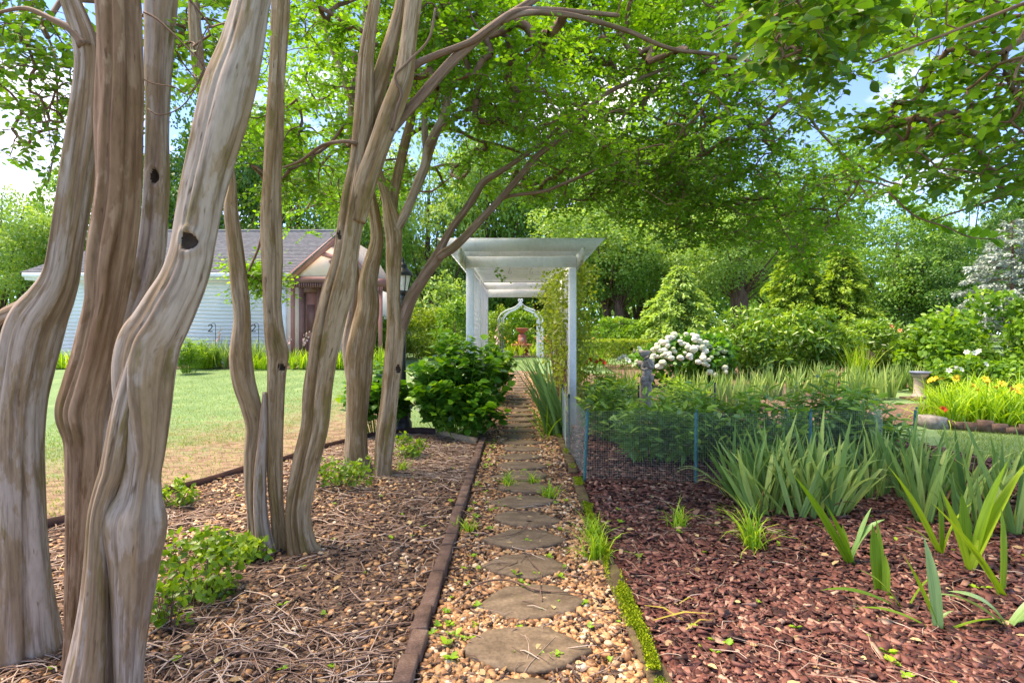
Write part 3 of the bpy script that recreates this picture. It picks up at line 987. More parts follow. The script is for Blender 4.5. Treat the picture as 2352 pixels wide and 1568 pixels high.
def crown(parent, root, att, leaf_len=.052, sprays=3, leaves=11, spray_len=.30, mat='myrtle', droop=-.1, twig_r=.0022, big=0, big_eye=None, T=LEAF_T, maxlink=9.0):
    pts, par, cnt, order = grow(np.asarray(root), np.asarray(att))
    order = np.array(order)
    A0, B0 = pts[par[order]], pts[order]
    rb = twig_r * cnt[order] ** .40
    ra = np.minimum(twig_r * cnt[par[order]] ** .40, rb * 1.5 + .001)
    # bent twigs: three pieces for each link
    dv = B0 - A0
    ln = np.linalg.norm(dv, axis=1)[:, None]
    off = rng.normal(0, .11, dv.shape) * ln
    m1, m2 = A0 + dv * .35 + off + np.array([0, 0, .05]) * ln, A0 + dv * .7 + off * .8 + np.array([0, 0, .05]) * ln
    V, F = join([sticks(A0, m1, ra, ra * .6 + rb * .4, 5), sticks(m1, m2, ra * .6 + rb * .4, rb * .85 + ra * .15, 5), sticks(m2, B0, rb * .85 + ra * .15, rb * .9, 5)])
    # leafy sprays
    N = len(order)
    dirs = np.repeat(norm(dv), sprays, 0) * .7 + rand_dirs(N * sprays) * .9
    dirs[:, 2] = dirs[:, 2] * .55 + droop
    dirs = norm(dirs)
    base = np.repeat(B0, sprays, 0)
    sl = spray_len * rng.uniform(.6, 1.3, len(base))
    tip = base + dirs * sl[:, None] + np.array([0, 0, -.05]) * sl[:, None]
    V2, F2 = sticks(base, tip, twig_r * .75, twig_r * .35, 3)
    Vt, Ft = multi([(V, F), (V2, F2)])
    mesh('twigs', Vt, Ft, M['twig'], parent, kind='stuff')
    s = (np.arange(leaves) + .6) / leaves
    lp = base[:, None] + (tip - base)[:, None] * s[None, :, None]
    sd_ = norm(np.cross(dirs, rand_dirs(len(dirs)) * .35 + np.array([0, 0, 1.0])))
    sgn = np.where(np.arange(leaves) % 2 == 0, 1, -1)[None, :, None]
    ld = dirs[:, None] * .55 + sd_[:, None] * sgn * .9 + rng.normal(0, .22, lp.shape) + np.array([0, 0, -.12])
    lp, ld = lp.reshape(-1, 3), norm(ld.reshape(-1, 3))
    ls = leaf_len * rng.uniform(.65, 1.25, len(lp)) * np.tile(np.where(s > .85, .8, 1), len(dirs))
    keep = rng.uniform(0, 1, len(lp)) < .93
    lp, ld, ls = lp[keep], ld[keep], ls[keep]
    nh = np.array([0, 0, 1.0]) + rng.normal(0, .5, lp.shape)
    tint = np.clip(.42 + .28 * wob(77, lp, 2.2) + rng.normal(0, .2, len(lp)), 0, 1)
    Al = axes(ld, nh, ls)
    if big:
        dist = np.linalg.norm(lp - np.array([0, 0, CAM_H]), axis=1)
        inview = (np.abs(lp[:, 0] / np.maximum(lp[:, 1], .1)) < .96) & (lp[:, 1] > .3) & ((lp[:, 2] - CAM_H) / np.maximum(lp[:, 1], .1) < .64)
        o_ = np.argsort(np.where(inview, dist / ls, 1e9))[:big]
        me = None
        pl_ = np.array(wloc(parent))
        for k in o_:
            if me is None:
                ob = mesh('leaf', LEAF_HI, [LEAF_HI_F, LEAF_HI_T], M['near_leaf'], smooth=True)
                me = ob.data
            else:
                ob = bpy.data.objects.new('leaf', me)
                COL.objects.link(ob)
            ob.parent = parent
            mtx = Matrix(Al[k].tolist()).to_4x4()
            mtx.translation = Vector(lp[k] - pl_)
            ob.matrix_local = mtx
        rest = np.ones(len(lp), dtype=bool)
        rest[o_] = False
        lp, Al, tint = lp[rest], Al[rest], tint[rest]
    V, F = stamp(T, LEAF_F, lp, Al)
    mesh('foliage', V, F, M[mat], parent, tint=np.repeat(tint, len(T)), kind='stuff')
    return len(lp)


M['near_leaf'] = leafmat('near_leaf', [(0, (.016, .050, .012)), (.5, (.030, .085, .014)), (1, (.06, .12, .016))], .5, objrand=True)


def region(n, poly_top, xs, lows, d0, d1, dens=None, seed=0):
    """Attractors in the volume between a lower boundary (py at px) and poly_top, d0..d1 metres away."""
    r = np.random.default_rng(seed)
    out = []
    while len(out) < n:
        px = r.uniform(xs[0], xs[-1])
        lo = np.interp(px, xs, lows)
        py = r.uniform(poly_top, lo)
        d = r.uniform(d0, d1)
        q = P(px, py, d)
        if q[2] < 1.9:
            continue
        if wob(seed + 3, q[None] * np.array([1, 1, 1.6]), 2.6)[0] < -.02:
            continue
        out.append(q)
    return np.array(out)


MG = 'crape myrtles lined up left of the path'
# --- nearest clump
t1 = thing('crape_myrtle', 'nearest crape myrtle, thick grey and brown trunks at the left edge', 'tree', P(170, 1560, 2.25), MG)
t1.location.z = 0
_, cA = stem('trunk', [(58, 1600, 215), (62, 1530, 190), (58, 1484, 172), (54, 1384, 150), (48, 1234, 132), (45, 1134, 126), (42, 1034, 124), (46, 930, 128), (56, 860, 134), (70, 784, 142), (88, 730, 136), (116, 684, 112), (138, 635, 92), (152, 560, 84), (168, 460, 84), (182, 360, 82), (195, 260, 78), (203, 160, 70), (196, 100, 68), (180, 50, 62), (158, -10, 54), (120, -120, 46), (90, -260, 36)],
     2.38, t1, M['bark_grey'], 112, .009, .13, 3, [(5.4, .3, .18, .12, 0, 9), (4.2, .2, .14, .12, 0, 9)])
_, cB = stem('trunk', [(168, 1560, 62), (172, 1480, 56), (176, 1384, 62), (180, 1284, 66), (185, 1184, 76), (189, 1084, 86), (191, 1010, 98), (184, 948, 122), (196, 890, 118), (214, 820, 108), (226, 760, 104), (240, 690, 104), (246, 625, 118), (256, 560, 126), (265, 500, 124), (272, 420, 118), (274, 300, 118), (276, 200, 116), (274, 100, 114), (270, 0, 118), (262, -110, 112), (250, -260, 98)],
     2.27, t1, M['bark_brown'], 112, .009, .12, 8, [(4.1, .3, .22, .12, 0, 9), (5.2, .2, .22, .11, 0, 9), (4.6, .15, .16, .09, 0, 9)])
_, cC = stem('trunk', [(200, 1480, 70), (218, 1300, 62), (238, 1100, 56), (262, 920, 54), (282, 800, 56), (304, 730, 58), (330, 655, 66), (346, 580, 68), (354, 500, 66), (360, 410, 66), (360, 310, 60), (362, 200, 62), (366, 100, 70), (371, 0, 78), (376, -120, 70), (385, -260, 60)],
     2.72, t1, M['bark_grey'], 80, .011, .13, 14, [(4.4, .3, .16, .18, 0, 9)], dents=[(370, 412, .022, 1.8)])
_, cD = stem('trunk', [(288, 1690, 96), (293, 1620, 80), (296, 1568, 74), (300, 1484, 84), (307, 1384, 104), (314, 1284, 124), (317, 1234, 140), (319, 1184, 140), (326, 1134, 100), (331, 1084, 86), (338, 1034, 92), (336, 950, 124), (334, 890, 142), (338, 834, 150), (350, 784, 148), (372, 745, 136), (396, 698, 126), (420, 650, 114), (437, 600, 108), (448, 545, 106), (466, 450, 110), (491, 350, 117), (512, 270, 122), (530, 200, 120), (556, 110, 100), (580, 0, 86), (606, -120, 78), (630, -260, 66)],
     2.04, t1, M['bark_grey'], 128, .008, .11, 22, [(4.35, .1, .13, .12, .5, 3), (5.6, .25, .13, .13, 0, 9)], dents=[(457, 560, .029, 1.2)])
# a rib of the same trunk, split from it below the sweep
stem('trunk', [(196, 1690, 150), (200, 1620, 130), (204, 1568, 118), (212, 1484, 98), (220, 1384, 78), (225, 1284, 64), (229, 1184, 56), (246, 1120, 60), (260, 1084, 66), (270, 1034, 66), (284, 960, 66), (302, 890, 68), (324, 820, 68), (347, 770, 58), (374, 720, 40), (394, 690, 14)], 2.0, t1, M['bark_grey'], 72, .01, .12, 31, [(4.7, .2, .14, .14, 0, 9)])
# stub of a cut branch at the elbow of the leftmost trunk
stem('stub', [(70, 705, 60), (30, 716, 46), (2, 728, 34), (-14, 752, 20)], 2.37, t1, M['bark_grey'], 32, .012, .08, 37)


# bare grey twigs springing between the trunks
for tr in ([(330, 28, 7), (360, 44, 6), (400, 80, 5), (440, 120, 4), (480, 160, 3)], [(310, 165, 4), (345, 190, 3.5), (400, 200, 3), (435, 215, 3), (470, 150, 4), (452, 120, 4), (478, 60, 3)],
           [(340, 250, 4), (362, 264, 4), (395, 258, 3.5), (430, 232, 3), (470, 165, 4), (500, 120, 3)], [(465, 150, 6), (462, 80, 4), (448, 20, 3), (430, -20, 2)]):
    stem('bare_twig', [(x_, y_, w_) for x_, y_, w_ in tr], 2.6, t1, M['twig'], 6, .02, 0, 3)
_, cL1 = stem('limb', [(196, 110, 40), (165, 70, 26), (120, 45, 18), (60, 20, 14), (0, 28, 10), (-60, 40, 8)], 2.35, t1, M['limb'], 20, .02, .05, 41)
_, cL2 = stem('limb', [(120, -100, 30, 0), (70, -60, 20, .3), (100, 60, 9, .75), (125, 130, 7, .85), (132, 240, 6, .85), (128, 330, 5, .8), (110, 420, 4, .75)], 2.4, t1, M['limb'], 10, .03, 0, 43)
att = np.vstack([region(95, 20, [-60, 20, 80, 130, 165], [330, 400, 430, 470, 200], 2.75, 3.5, seed=61),
                 region(22, -150, [-80, 0, 100, 160], [30, 80, 100, 60], 2.5, 3.3, seed=62),
                 region(150, -200, [330, 450, 560], [10, 190, 30], 2.8, 4.6, seed=63)])
crown(t1, np.vstack([cL1[::4], cL2[::3], cC[-25::4], cD[-25::4], cA[-20::4]]), att, .046, 2, 9, .24, 'overhang', droop=-.25)

# --- second clump
t2 = thing('crape_myrtle', 'second crape myrtle, slim olive streaked stems forking high above the left bed', 'tree', P(640, 1262, 3.56), MG)
t2.location.z = 0
_, c2a = stem('trunk', [(588, 1290, 50), (585, 1250, 36), (580, 1180, 26), (577, 1110, 34), (580, 1040, 44), (588, 980, 48), (577, 930, 50), (562, 880, 56), (555, 830, 60), (554, 795, 54), (556, 730, 42), (550, 665, 41), (540, 568, 38), (531, 480, 36), (534, 420, 20), (520, 350, 26), (495, 280, 30), (468, 220, 31), (455, 150, 32), (448, 70, 30), (445, 0, 28), (440, -160, 22)],
     3.58, t2, M['bark_tan'], 48, .018, .13, 52)
_, c2x = stem('trunk', [(612, 1290, 66), (610, 1262, 52), (604, 1225, 42), (598, 1170, 36), (598, 1090, 31), (603, 1020, 24), (606, 960, 18), (608, 900, 10)], 3.5, t2, M['bark_grey'], 40, .018, .1, 57)
_, c2b = stem('trunk', [(646, 1290, 44), (642, 1240, 34), (637, 1180, 30), (632, 1110, 34), (630, 1034, 40), (632, 934, 43), (635, 860, 46), (638, 814, 54), (632, 780, 52), (625, 700, 48), (624, 600, 52), (622, 500, 50), (625, 400, 43), (630, 300, 44), (634, 200, 39), (640, 100, 40), (645, 0, 41), (652, -150, 36), (660, -300, 28)],
     3.55, t2, M['bark_tan'], 64, .014, .16, 63, [(4.7, .2, .24, .14, 0, 9), (5.3, .1, .16, .1, 0, 9)], dents=[(652, 843, .02, 1.7)])
_, c2c = stem('trunk', [(706, 1285, 84), (692, 1250, 72), (684, 1184, 64), (691, 1120, 66), (704, 1060, 65), (722, 984, 64), (730, 900, 67), (744, 800, 68), (758, 730, 68), (775, 665, 72), (792, 590, 62), (803, 520, 64), (815, 450, 66), (824, 370, 46), (834, 280, 46), (838, 210, 40), (842, 130, 32), (852, 60, 27), (862, 0, 25), (880, -120, 22), (905, -260, 18)],
     3.55, t2, M['bark_tan'], 80, .014, .15, 71, [(4.9, -.2, .32, .13, 0, 9), (4.4, .1, .24, .12, 0, 9)], dents=[(787, 545, .016, 2.4)])
_, c2d = stem('limb', [(822, 510, 40), (836, 430, 52), (860, 360, 50), (892, 270, 52), (914, 215, 48), (928, 170, 44), (938, 90, 38), (950, 0, 40), (966, -100, 34), (985, -260, 26)], 3.52, t2, M['bark_tan'], 44, .018, .1, 75)
_, c2e = stem('limb', [(832, 390, 34), (846, 300, 34), (860, 230, 38), (880, 160, 38), (894, 112, 36), (910, 50, 28), (920, 0, 24), (935, -120, 20)], 3.62, t2, M['bark_tan'], 36, .02, .1, 79)
_, c2f = stem('limb', [(884, 318, 26), (899, 297, 26), (930, 262, 25), (960, 230, 25), (1010, 172, 24), (1050, 130, 23), (1105, 82, 22), (1155, 45, 20, .1), (1225, 0, 18, .2), (1320, -70, 14, .3)], 3.62, t2, M['limb'], 28, .02, .06, 83)
_, c2g = stem('limb', [(935, 170, 20), (957, 148, 18), (1000, 128, 17), (1048, 110, 16), (1090, 92, 16), (1130, 62, 15), (1180, 28, 13, .1), (1250, 22, 12, .3), (1330, 28, 11, .5), (1420, 36, 10, .8)], 3.58, t2, M['limb'], 24, .02, .06, 87)
_, c2h = stem('limb', [(1150, 50, 15), (1210, 30, 14, .1), (1300, 34, 13, .3), (1370, 50, 12, .5), (1450, 75, 11, .7), (1540, 112, 10, .9), (1640, 126, 9.5, 1.1), (1740, 150, 9, 1.3), (1830, 232, 8, 1.4), (1890, 310, 7, 1.5), (1960, 372, 6, 1.6), (2060, 424, 5, 1.7), (2180, 426, 4, 1.8)], 3.65, t2, M['limb'], 16, .025, .04, 91)
_, c2i = stem('limb', [(820, 330, 12), (790, 325, 10), (740, 335, 9, .1), (690, 370, 7, .2), (650, 385, 5, .3)], 3.5, t2, M['limb'], 12, .025, .03, 93)
_, c2j = stem('limb', [(900, 300, 8), (912, 250, 8), (922, 215, 7), (908, 175, 6), (940, 140, 6), (985, 90, 6), (1000, 20, 5)], 3.45, t2, M['limb'], 10, .02, .03, 94)
att = np.vstack([region(720, -170, [560, 650, 780, 900, 1100, 1300, 1500, 1700], [420, 470, 420, 250, 280, 330, 380, 400], 4.05, 6.2, seed=64),
                 region(520, -120, [1250, 1500, 1750, 1850, 2000, 2200], [380, 470, 500, 600, 470, 430], 4.6, 6.4, seed=65),
                 region(26, 560, [560, 620, 690, 740], [620, 660, 660, 600], 4.4, 5.2, seed=165)])
crown(t2, np.vstack([c[::5] for c in (c2a[len(c2a) // 2:], c2b[len(c2b) // 2:], c2c[len(c2c) // 2:], c2d, c2e, c2f, c2g, c2h, c2i, c2j)]), att, .05, 4, 12, .30, twig_r=.003)

# --- third clump
t3 = thing('crape_myrtle', 'third crape myrtle, pale trunks beside the lamp post, long limbs over the path', 'tree', P(850, 1095, 5.42), MG)
t3.location.z = 0
_, c3a = stem('trunk', [(838, 1118, 84), (826, 1075, 62), (819, 1039, 57), (820, 969, 50), (824, 899, 52), (826, 829, 60), (836, 760, 58), (846, 700, 52), (846, 650, 46), (852, 610, 42), (866, 555, 32), (862, 500, 28), (845, 420, 25), (822, 330, 22), (810, 260, 20), (798, 205, 18), (770, 130, 15), (715, 0, 13), (680, -90, 11)], 5.5, t3, M['bark_tan'], 48, .025, .12, 101)
_, c3a2 = stem('trunk', [(815, 900, 30), (806, 850, 32), (803, 790, 36), (812, 720, 30), (818, 650, 20), (812, 590, 18), (806, 520, 18), (803, 430, 18), (804, 330, 18), (808, 230, 17), (830, 110, 14), (846, -40, 12)], 5.6, t3, M['bark_grey'], 32, .03, .1, 105)
_, c3b = stem('trunk', [(882, 1108, 64), (878, 1085, 48), (881, 1039, 44), (889, 969, 46), (898, 899, 44), (905, 829, 45), (909, 760, 46), (904, 689, 34), (905, 620, 36), (907, 550, 38), (902, 510, 40), (890, 460, 26), (879, 425, 22), (868, 390, 18), (848, 330, 14), (830, 240, 12), (812, 120, 10)], 5.4, t3, M['bark_tan'], 64, .02, .15, 109, [(4.7, .1, .2, .16, 0, 9)], dents=[(918, 846, .026, 1.9)])
_, c3c = stem('limb', [(899, 520, 22), (904, 470, 22), (913, 405, 23), (931, 324, 21), (944, 270, 19), (950, 200, 16), (952, 100, 14), (950, -40, 12)], 5.5, t3, M['bark_tan'], 32, .03, .1, 113)
_, c3d = stem('limb', [(908, 530, 22), (924, 505, 22), (938, 474, 22), (950, 445, 22), (964, 410, 24), (976, 380, 24), (985, 342, 26), (1000, 305, 22), (1018, 270, 20), (1030, 220, 18), (1038, 180, 17), (1052, 110, 17), (1065, 67, 16), (1084, 0, 14), (1105, -120, 12)], 5.38, t3, M['bark_grey'], 32, .03, .1, 117)
_, c3e = stem('limb', [(980, 360, 16), (976, 300, 16), (976, 247, 14), (985, 160, 13), (993, 90, 13), (996, 0, 11)], 5.5, t3, M['bark_grey'], 24, .03, .08, 121)
_, c3f = stem('limb', [(985, 340, 14), (1000, 312, 16), (1021, 288, 14), (1055, 265, 12), (1088, 247, 12), (1138, 222, 11), (1196, 203, 10), (1240, 212, 9), (1282, 221, 9), (1336, 247, 8, .2), (1381, 256, 7, .3), (1480, 261, 6, .5), (1560, 300, 5, .7)], 5.35, t3, M['limb'], 20, .03, .05, 125)
_, c3g = stem('limb', [(912, 770, 36), (926, 735, 32), (937, 702, 30), (948, 676, 28), (966, 648, 26), (982, 622, 26), (998, 600, 27), (1010, 580, 26), (1016, 562, 18), (1040, 520, 17), (1066, 486, 17), (1093, 445, 18), (1111, 418, 16), (1161, 387, 13), (1200, 360, 11), (1237, 333, 10), (1305, 274, 8), (1380, 200, 7, .2)], 5.4, t3, M['limb'], 32, .028, .1, 129)
_, c3h = stem('limb', [(1006, 592, 18), (1020, 582, 22), (1039, 571, 21), (1066, 546, 19), (1093, 517, 19), (1125, 483, 17), (1156, 450, 16), (1195, 404, 15), (1232, 360, 14), (1291, 315, 14), (1336, 270, 12), (1358, 243, 12), (1408, 207, 11), (1490, 173, 9, .1), (1580, 140, 8, .3), (1680, 130, 6, .6)], 5.3, t3, M['limb'], 28, .028, .08, 133)
_, c3i = stem('limb', [(1128, 478, 9), (1165, 452, 9), (1246, 440, 8), (1290, 424, 8), (1336, 405, 8), (1390, 382, 7), (1444, 371, 5, .2), (1510, 380, 4, .4)], 5.35, t3, M['limb'], 14, .03, .05, 137)
_, c3j = stem('limb', [(940, 310, 10), (985, 290, 9, .2), (1050, 300, 8, .4), (1090, 320, 8, .5), (1150, 335, 7, .6), (1220, 360, 6, .8), (1300, 400, 5, 1.0)], 5.5, t3, M['limb'], 12, .03, .04, 141)
att = np.vstack([region(660, -170, [640, 760, 900, 1000, 1150, 1350, 1550], [520, 540, 470, 430, 440, 480, 500], 6.0, 9.0, seed=66),
                 region(520, -60, [1100, 1300, 1500, 1700, 1850, 1950, 2100], [430, 490, 530, 540, 570, 500, 430], 5.9, 8.6, seed=67),
                 region(130, 340, [1350, 1500, 1700, 1900, 1960], [470, 540, 560, 640, 480], 5.6, 7.2, seed=68)])
crown(t3, np.vstack([c[::5] for c in (c3a[len(c3a) // 2:], c3a2[len(c3a2) // 2:], c3b[len(c3b) * 3 // 5:], c3c, c3d, c3e, c3f, c3g[20:], c3h, c3i, c3j)]), att, .054, 4, 13, .33, twig_r=.0032)

# --- a tree whose trunk stands outside the picture on the right; its lowest branches hang into the view
t4 = thing('overhanging_tree', 'tree out of frame at right, its big leaves hanging over the mulch bed', 'tree', (3.9, 1.2, 0))
stem4 = np.array([(3.9, 1.2, -.05, .16), (3.85, 1.25, 1.0, .13), (3.7, 1.3, 2.0, .11), (3.3, 1.4, 3.0, .08), (2.9, 1.6, 3.7, .055), (2.4, 1.9, 4.1, .03)])
C4, _ = catmull(stem4, 90)
V, F, bk = tube(C4[:, :3], C4[:, 3], 36, .1, 151)
mesh('trunk', V, F, M['bark_tan'], t4, smooth=True, bark=bk)
lims = [C4[40:, :3]]
for tr in ([(3.4, 1.4, 2.9, .022), (2.9, 1.75, 3.0, .013), (2.45, 2.0, 2.85, .010), (2.0, 2.2, 2.72, .007), (1.5, 2.3, 2.55, .004)],
           [(3.7, 1.35, 2.4, .02), (3.3, 2.2, 2.45, .012), (2.75, 2.75, 2.2, .008), (2.35, 3.1, 2.05, .004)],
           [(2.9, 1.6, 3.7, .04), (2.2, 2.3, 3.5, .022), (1.6, 2.6, 3.1, .012), (1.3, 2.7, 2.8, .006)]):
    Cq, _ = catmull(np.array(tr), 40)
    V, F, bk = tube(Cq[:, :3], Cq[:, 3], 10, 0, 153)
    mesh('limb', V, F, M['twig'], t4, smooth=True, bark=bk)
    lims.append(Cq[:, :3])
att = np.vstack([region(215, -80, [1770, 1900, 2020, 2150, 2400], [150, 300, 370, 420, 430], 1.85, 3.2, seed=71),
                 region(150, -80, [1850, 2000, 2150, 2420], [300, 380, 400, 430], 2.8, 4.4, seed=72)])
crown(t4, np.vstack([l[::3] for l in lims]), att, .062, 2, 10, .26, 'overhang', -.1, .0022, 280)
# one long spray reaching further down on the right
t5p = [(2040, 440, 5, 3.2), (2100, 495, 5, 3.1), (2170, 520, 4, 3.0), (2230, 545, 4, 2.9), (2290, 548, 3, 2.85)]
sp = np.array([P(a_, b_, d_) for a_, b_, _, d_ in t5p])
V, F = simple_tube(sp, [.006, .005, .004, .003, .002], 6)
mesh('branch', V, F, M['twig'], t4, smooth=True)
cs, _ = catmull(np.hstack([sp, np.zeros((5, 1))]), 46)
ld = np.tile(np.array([[.5, 0, .5], [.5, 0, -.6]]), (23, 1)) + rng.normal(0, .25, (46, 3))
V, F = stamp(LEAF_T, LEAF_F, cs[:, :3], axes(ld, np.array([0, -.4, 1.0]) + rng.normal(0, .4, (46, 3)), rng.uniform(.055, .085, 46)))
mesh('foliage', V, F, M['myrtle'], t4, tint=np.repeat(rng.uniform(.4, 1, 46), 6), kind='stuff')


# ------------------------------------------------------------------ trees and shrubs further off
def leafball(n, R, seed, nblob=40, size=.16, shell=.55, flat=1.0, blob=.34, T=LEAF_T, up=.5, lowcut=-1.0):
    """Leaf mesh data for a crown of radii R=(rx,ry,rz) about the origin, built of many leafy clumps."""
    r = np.random.default_rng(seed)
    c = norm(r.normal(size=(nblob, 3))) * (r.uniform(.25, 1, (nblob, 1)) ** .5)
    c = c[c[:, 2] > lowcut]
    br = r.uniform(.65, 1.3, len(c)) * blob
    w = br ** 2
    k = r.choice(len(c), n, p=w / w.sum())
    d = norm(r.normal(size=(n, 3)) + np.array([0, 0, .25]))
    rad = br[k] * (shell + (1 - shell) * r.uniform(0, 1, n)) ** .7
    q = c[k] + d * rad[:, None]
    q = q * np.array(R)
    out = norm(q / np.array(R) + 1e-6)
    nh = d * .6 + np.array([0, 0, up]) + r.normal(0, .45, (n, 3))
    ld = norm(r.normal(size=(n, 3)) + out * .6 + np.array([0, 0, -.25]))
    s = size * r.uniform(.6, 1.35, n)
    kk = r.uniform(0, 1, len(c))[k]
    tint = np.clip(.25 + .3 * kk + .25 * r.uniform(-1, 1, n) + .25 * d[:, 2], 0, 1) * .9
    V, F = stamp(T, LEAF_F if len(T) == 6 else TRI_F, q, axes(ld, nh, s))
    return V, F, np.repeat(tint, len(T)), c * np.array(R)


def data_of(V, F, mat, tint, name='foliage'):
    o = mesh(name, V, F, mat, None, tint=tint)
    me = o.data
    bpy.data.objects.remove(o)
    return me


QUAD_T = np.array([(0, 0, 0), (.42, .45, .10), (0, 1, -.08), (-.42, .5, .10)])


def leafball_q(n, R, seed, T, **kw):
    r = np.random.default_rng(seed)
    nblob, size, shell, blob = kw.get('nblob', 60), kw.get('size', .2), kw.get('shell', .5), kw.get('blob', .3)
    c = norm(r.normal(size=(nblob, 3))) * (r.uniform(.15, 1, (nblob, 1)) ** .5)
    br = r.uniform(.6, 1.35, nblob) * blob
    k = r.choice(nblob, n, p=br ** 2 / (br ** 2).sum())
    d = norm(r.normal(size=(n, 3)) + np.array([0, 0, .25]))
    q = (c[k] + d * (br[k] * (shell + (1 - shell) * r.uniform(0, 1, n)) ** .7)[:, None] * np.array([1.15, 1.15, .75])) * np.array(R)
    nh = d * .6 + np.array([0, 0, .55]) + r.normal(0, .4, (n, 3))
    ld = norm(r.normal(size=(n, 3)) + np.array([0, 0, -.3]))
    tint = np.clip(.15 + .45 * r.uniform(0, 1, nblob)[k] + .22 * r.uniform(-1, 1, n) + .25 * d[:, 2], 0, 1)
    V, F = stamp(T, np.array([(0, 1, 2, 3)]), q, axes(ld, nh, size * r.uniform(.6, 1.35, n)))
    return V, F, np.repeat(tint, 4), c * np.array(R)


VARS = {}
for key, mt in (('mid', 'far_leaf'), ('pale', 'far_leaf_pale'), ('dark', 'far_leaf_dark')):
    for v in range(2):
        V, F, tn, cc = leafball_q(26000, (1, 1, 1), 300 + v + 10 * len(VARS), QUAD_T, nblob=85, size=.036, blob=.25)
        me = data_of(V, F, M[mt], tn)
        # limbs reaching from the trunk top into the clumps
        sel = cc[::4]
        Vl, Fl = sticks(np.tile(np.array([[0, 0, -.95]]), (len(sel), 1)) + sel * np.array([.05, .05, .25]), sel, .022, .006, 5)
        ml = data_of(Vl, Fl, M['dark_bark'], None, 'limbs')
        VARS[key, v] = (me, ml)


def far_tree(label, px, d, top, rx, kind, v, trunk=.22, low=.9, group='trees of the wood behind the garden', rz=None):
    x = X(px, d)
    g = float(hgt(d))
    h = CAM_H + (769 - top) / FPX * d - g
    t = thing('broadleaf_tree', label, 'tree', (x, d, g), group)
    cz = (h + low) / 2
    hz = (h - low) / 2
    C, _ = catmull(np.array([(x, d, g - .1, trunk * 1.35), (x + .05, d, g + h * .12, trunk), (x - .1, d, g + h * .4, trunk * .75), (x, d, g + h * .75, trunk * .2)]), 24)
    V, F, _ = tube(C[:, :3], C[:, 3], 14, .08, abs(int(px)))
    mesh('trunk', V, F, M['dark_bark'], t, smooth=True)
    me, ml = VARS[kind, v]
    for nm, dat in (('crown', me), ('limbs', ml)):
        o = bpy.data.objects.new(nm, dat)
        COL.objects.link(o)
        o.parent = t
        o.location = (0, 0, cz)
        o.scale = (rx, rx * .9, hz)
        o.rotation_euler = (0, 0, (px * 1.7) % 6.28)
        o['kind'] = 'stuff'
    return t


FT = [('bright green tree at the far left edge left of the white house', -10, 28, 425, 3.4, 'pale', 0),
      ('pale green tree just left of the white house roof corner', 95, 36, 455, 3.2, 'mid', 1),
      ('leafy tree behind the left end of the white house roof', 260, 33, 330, 4.6, 'mid', 0),
      ('dark leafy tree rising behind the middle of the house roof', 470, 31, 215, 5.2, 'dark', 1),
      ('tall green tree behind the right half of the house roof', 690, 34, 170, 5.5, 'mid', 1),
      ('leafy tree above the red brown porch gable', 840, 30, 330, 3.4, 'mid', 0),
      ('pale grey green tree above the lamp post lantern', 985, 36, 300, 4.6, 'pale', 1),
      ('tall tree directly above the left side of the white pergola', 1120, 38, 240, 5.0, 'mid', 0),
      ('dark tree directly above the middle of the white pergola', 1260, 40, 230, 5.6, 'dark', 0),
      ('pale spreading tree right of the pergola roof with two dark trunks below', 1395, 30, 420, 4.2, 'pale', 0),
      ('tall tree filling the gap above the pale tree right of the pergola', 1470, 38, 210, 5.6, 'mid', 1),
      ('dense tree left of the thick reddish trunk behind the laurel hedge', 1590, 33, 300, 4.6, 'mid', 0),
      ('tree with a thick reddish brown trunk behind the big laurel bush', 1702, 25, 440, 3.2, 'pale', 1),
      ('tall tree behind the two light green hemlocks', 1850, 36, 330, 5.0, 'mid', 1),
      ('bushy tree between the hemlocks and the blue spruce', 2060, 27, 470, 3.6, 'mid', 0),
      ('dark full tree low beside the blue spruce', 2170, 24, 545, 2.4, 'dark', 1),
      ('tall pale tree behind the blue spruce', 2210, 38, 425, 4.6, 'pale', 0),
      ('dark tree at the right edge above the blue spruce', 2350, 34, 430, 3.4, 'dark', 0),
      ('leafy tree at the far right edge behind the blue spruce', 2520, 30, 380, 4.6, 'mid', 1)]
for lab, px, d, top, rx, kind, v in FT:
    far_tree(lab, px, d, top, rx, kind, v, .45 if 'reddish' in lab else .24, 2.6 if 'trunk' in lab else .7)
# the second dark trunk under the pale spreading tree
far_tree('slender tree crowded against the pale spreading tree right of the pergola', 1425, 29, 520, 2.2, 'mid', 0, .3, 2.4)
# a continuous far-off wood closing the gaps
V, F, tn, _ = leafball_q(60000, (62, 5, 7.0), 401, QUAD_T, nblob=240, size=.42, blob=.16)
Vu, Fu, tnu, _ = leafball_q(30000, (60, 3, 2.6), 402, QUAD_T, nblob=200, size=.36, blob=.2)
V = np.vstack([V + np.array([0, 62, 5.2]), Vu + np.array([0, 47, 2.2])])
F = np.vstack([F, Fu + F.max() + 1])
tn = np.concatenate([tn, tnu])
tagit(mesh('wood', V, F, M['far_leaf'], tint=tn, kind='stuff'), 'distant green wood seen through the gaps between the trees', 'wood')


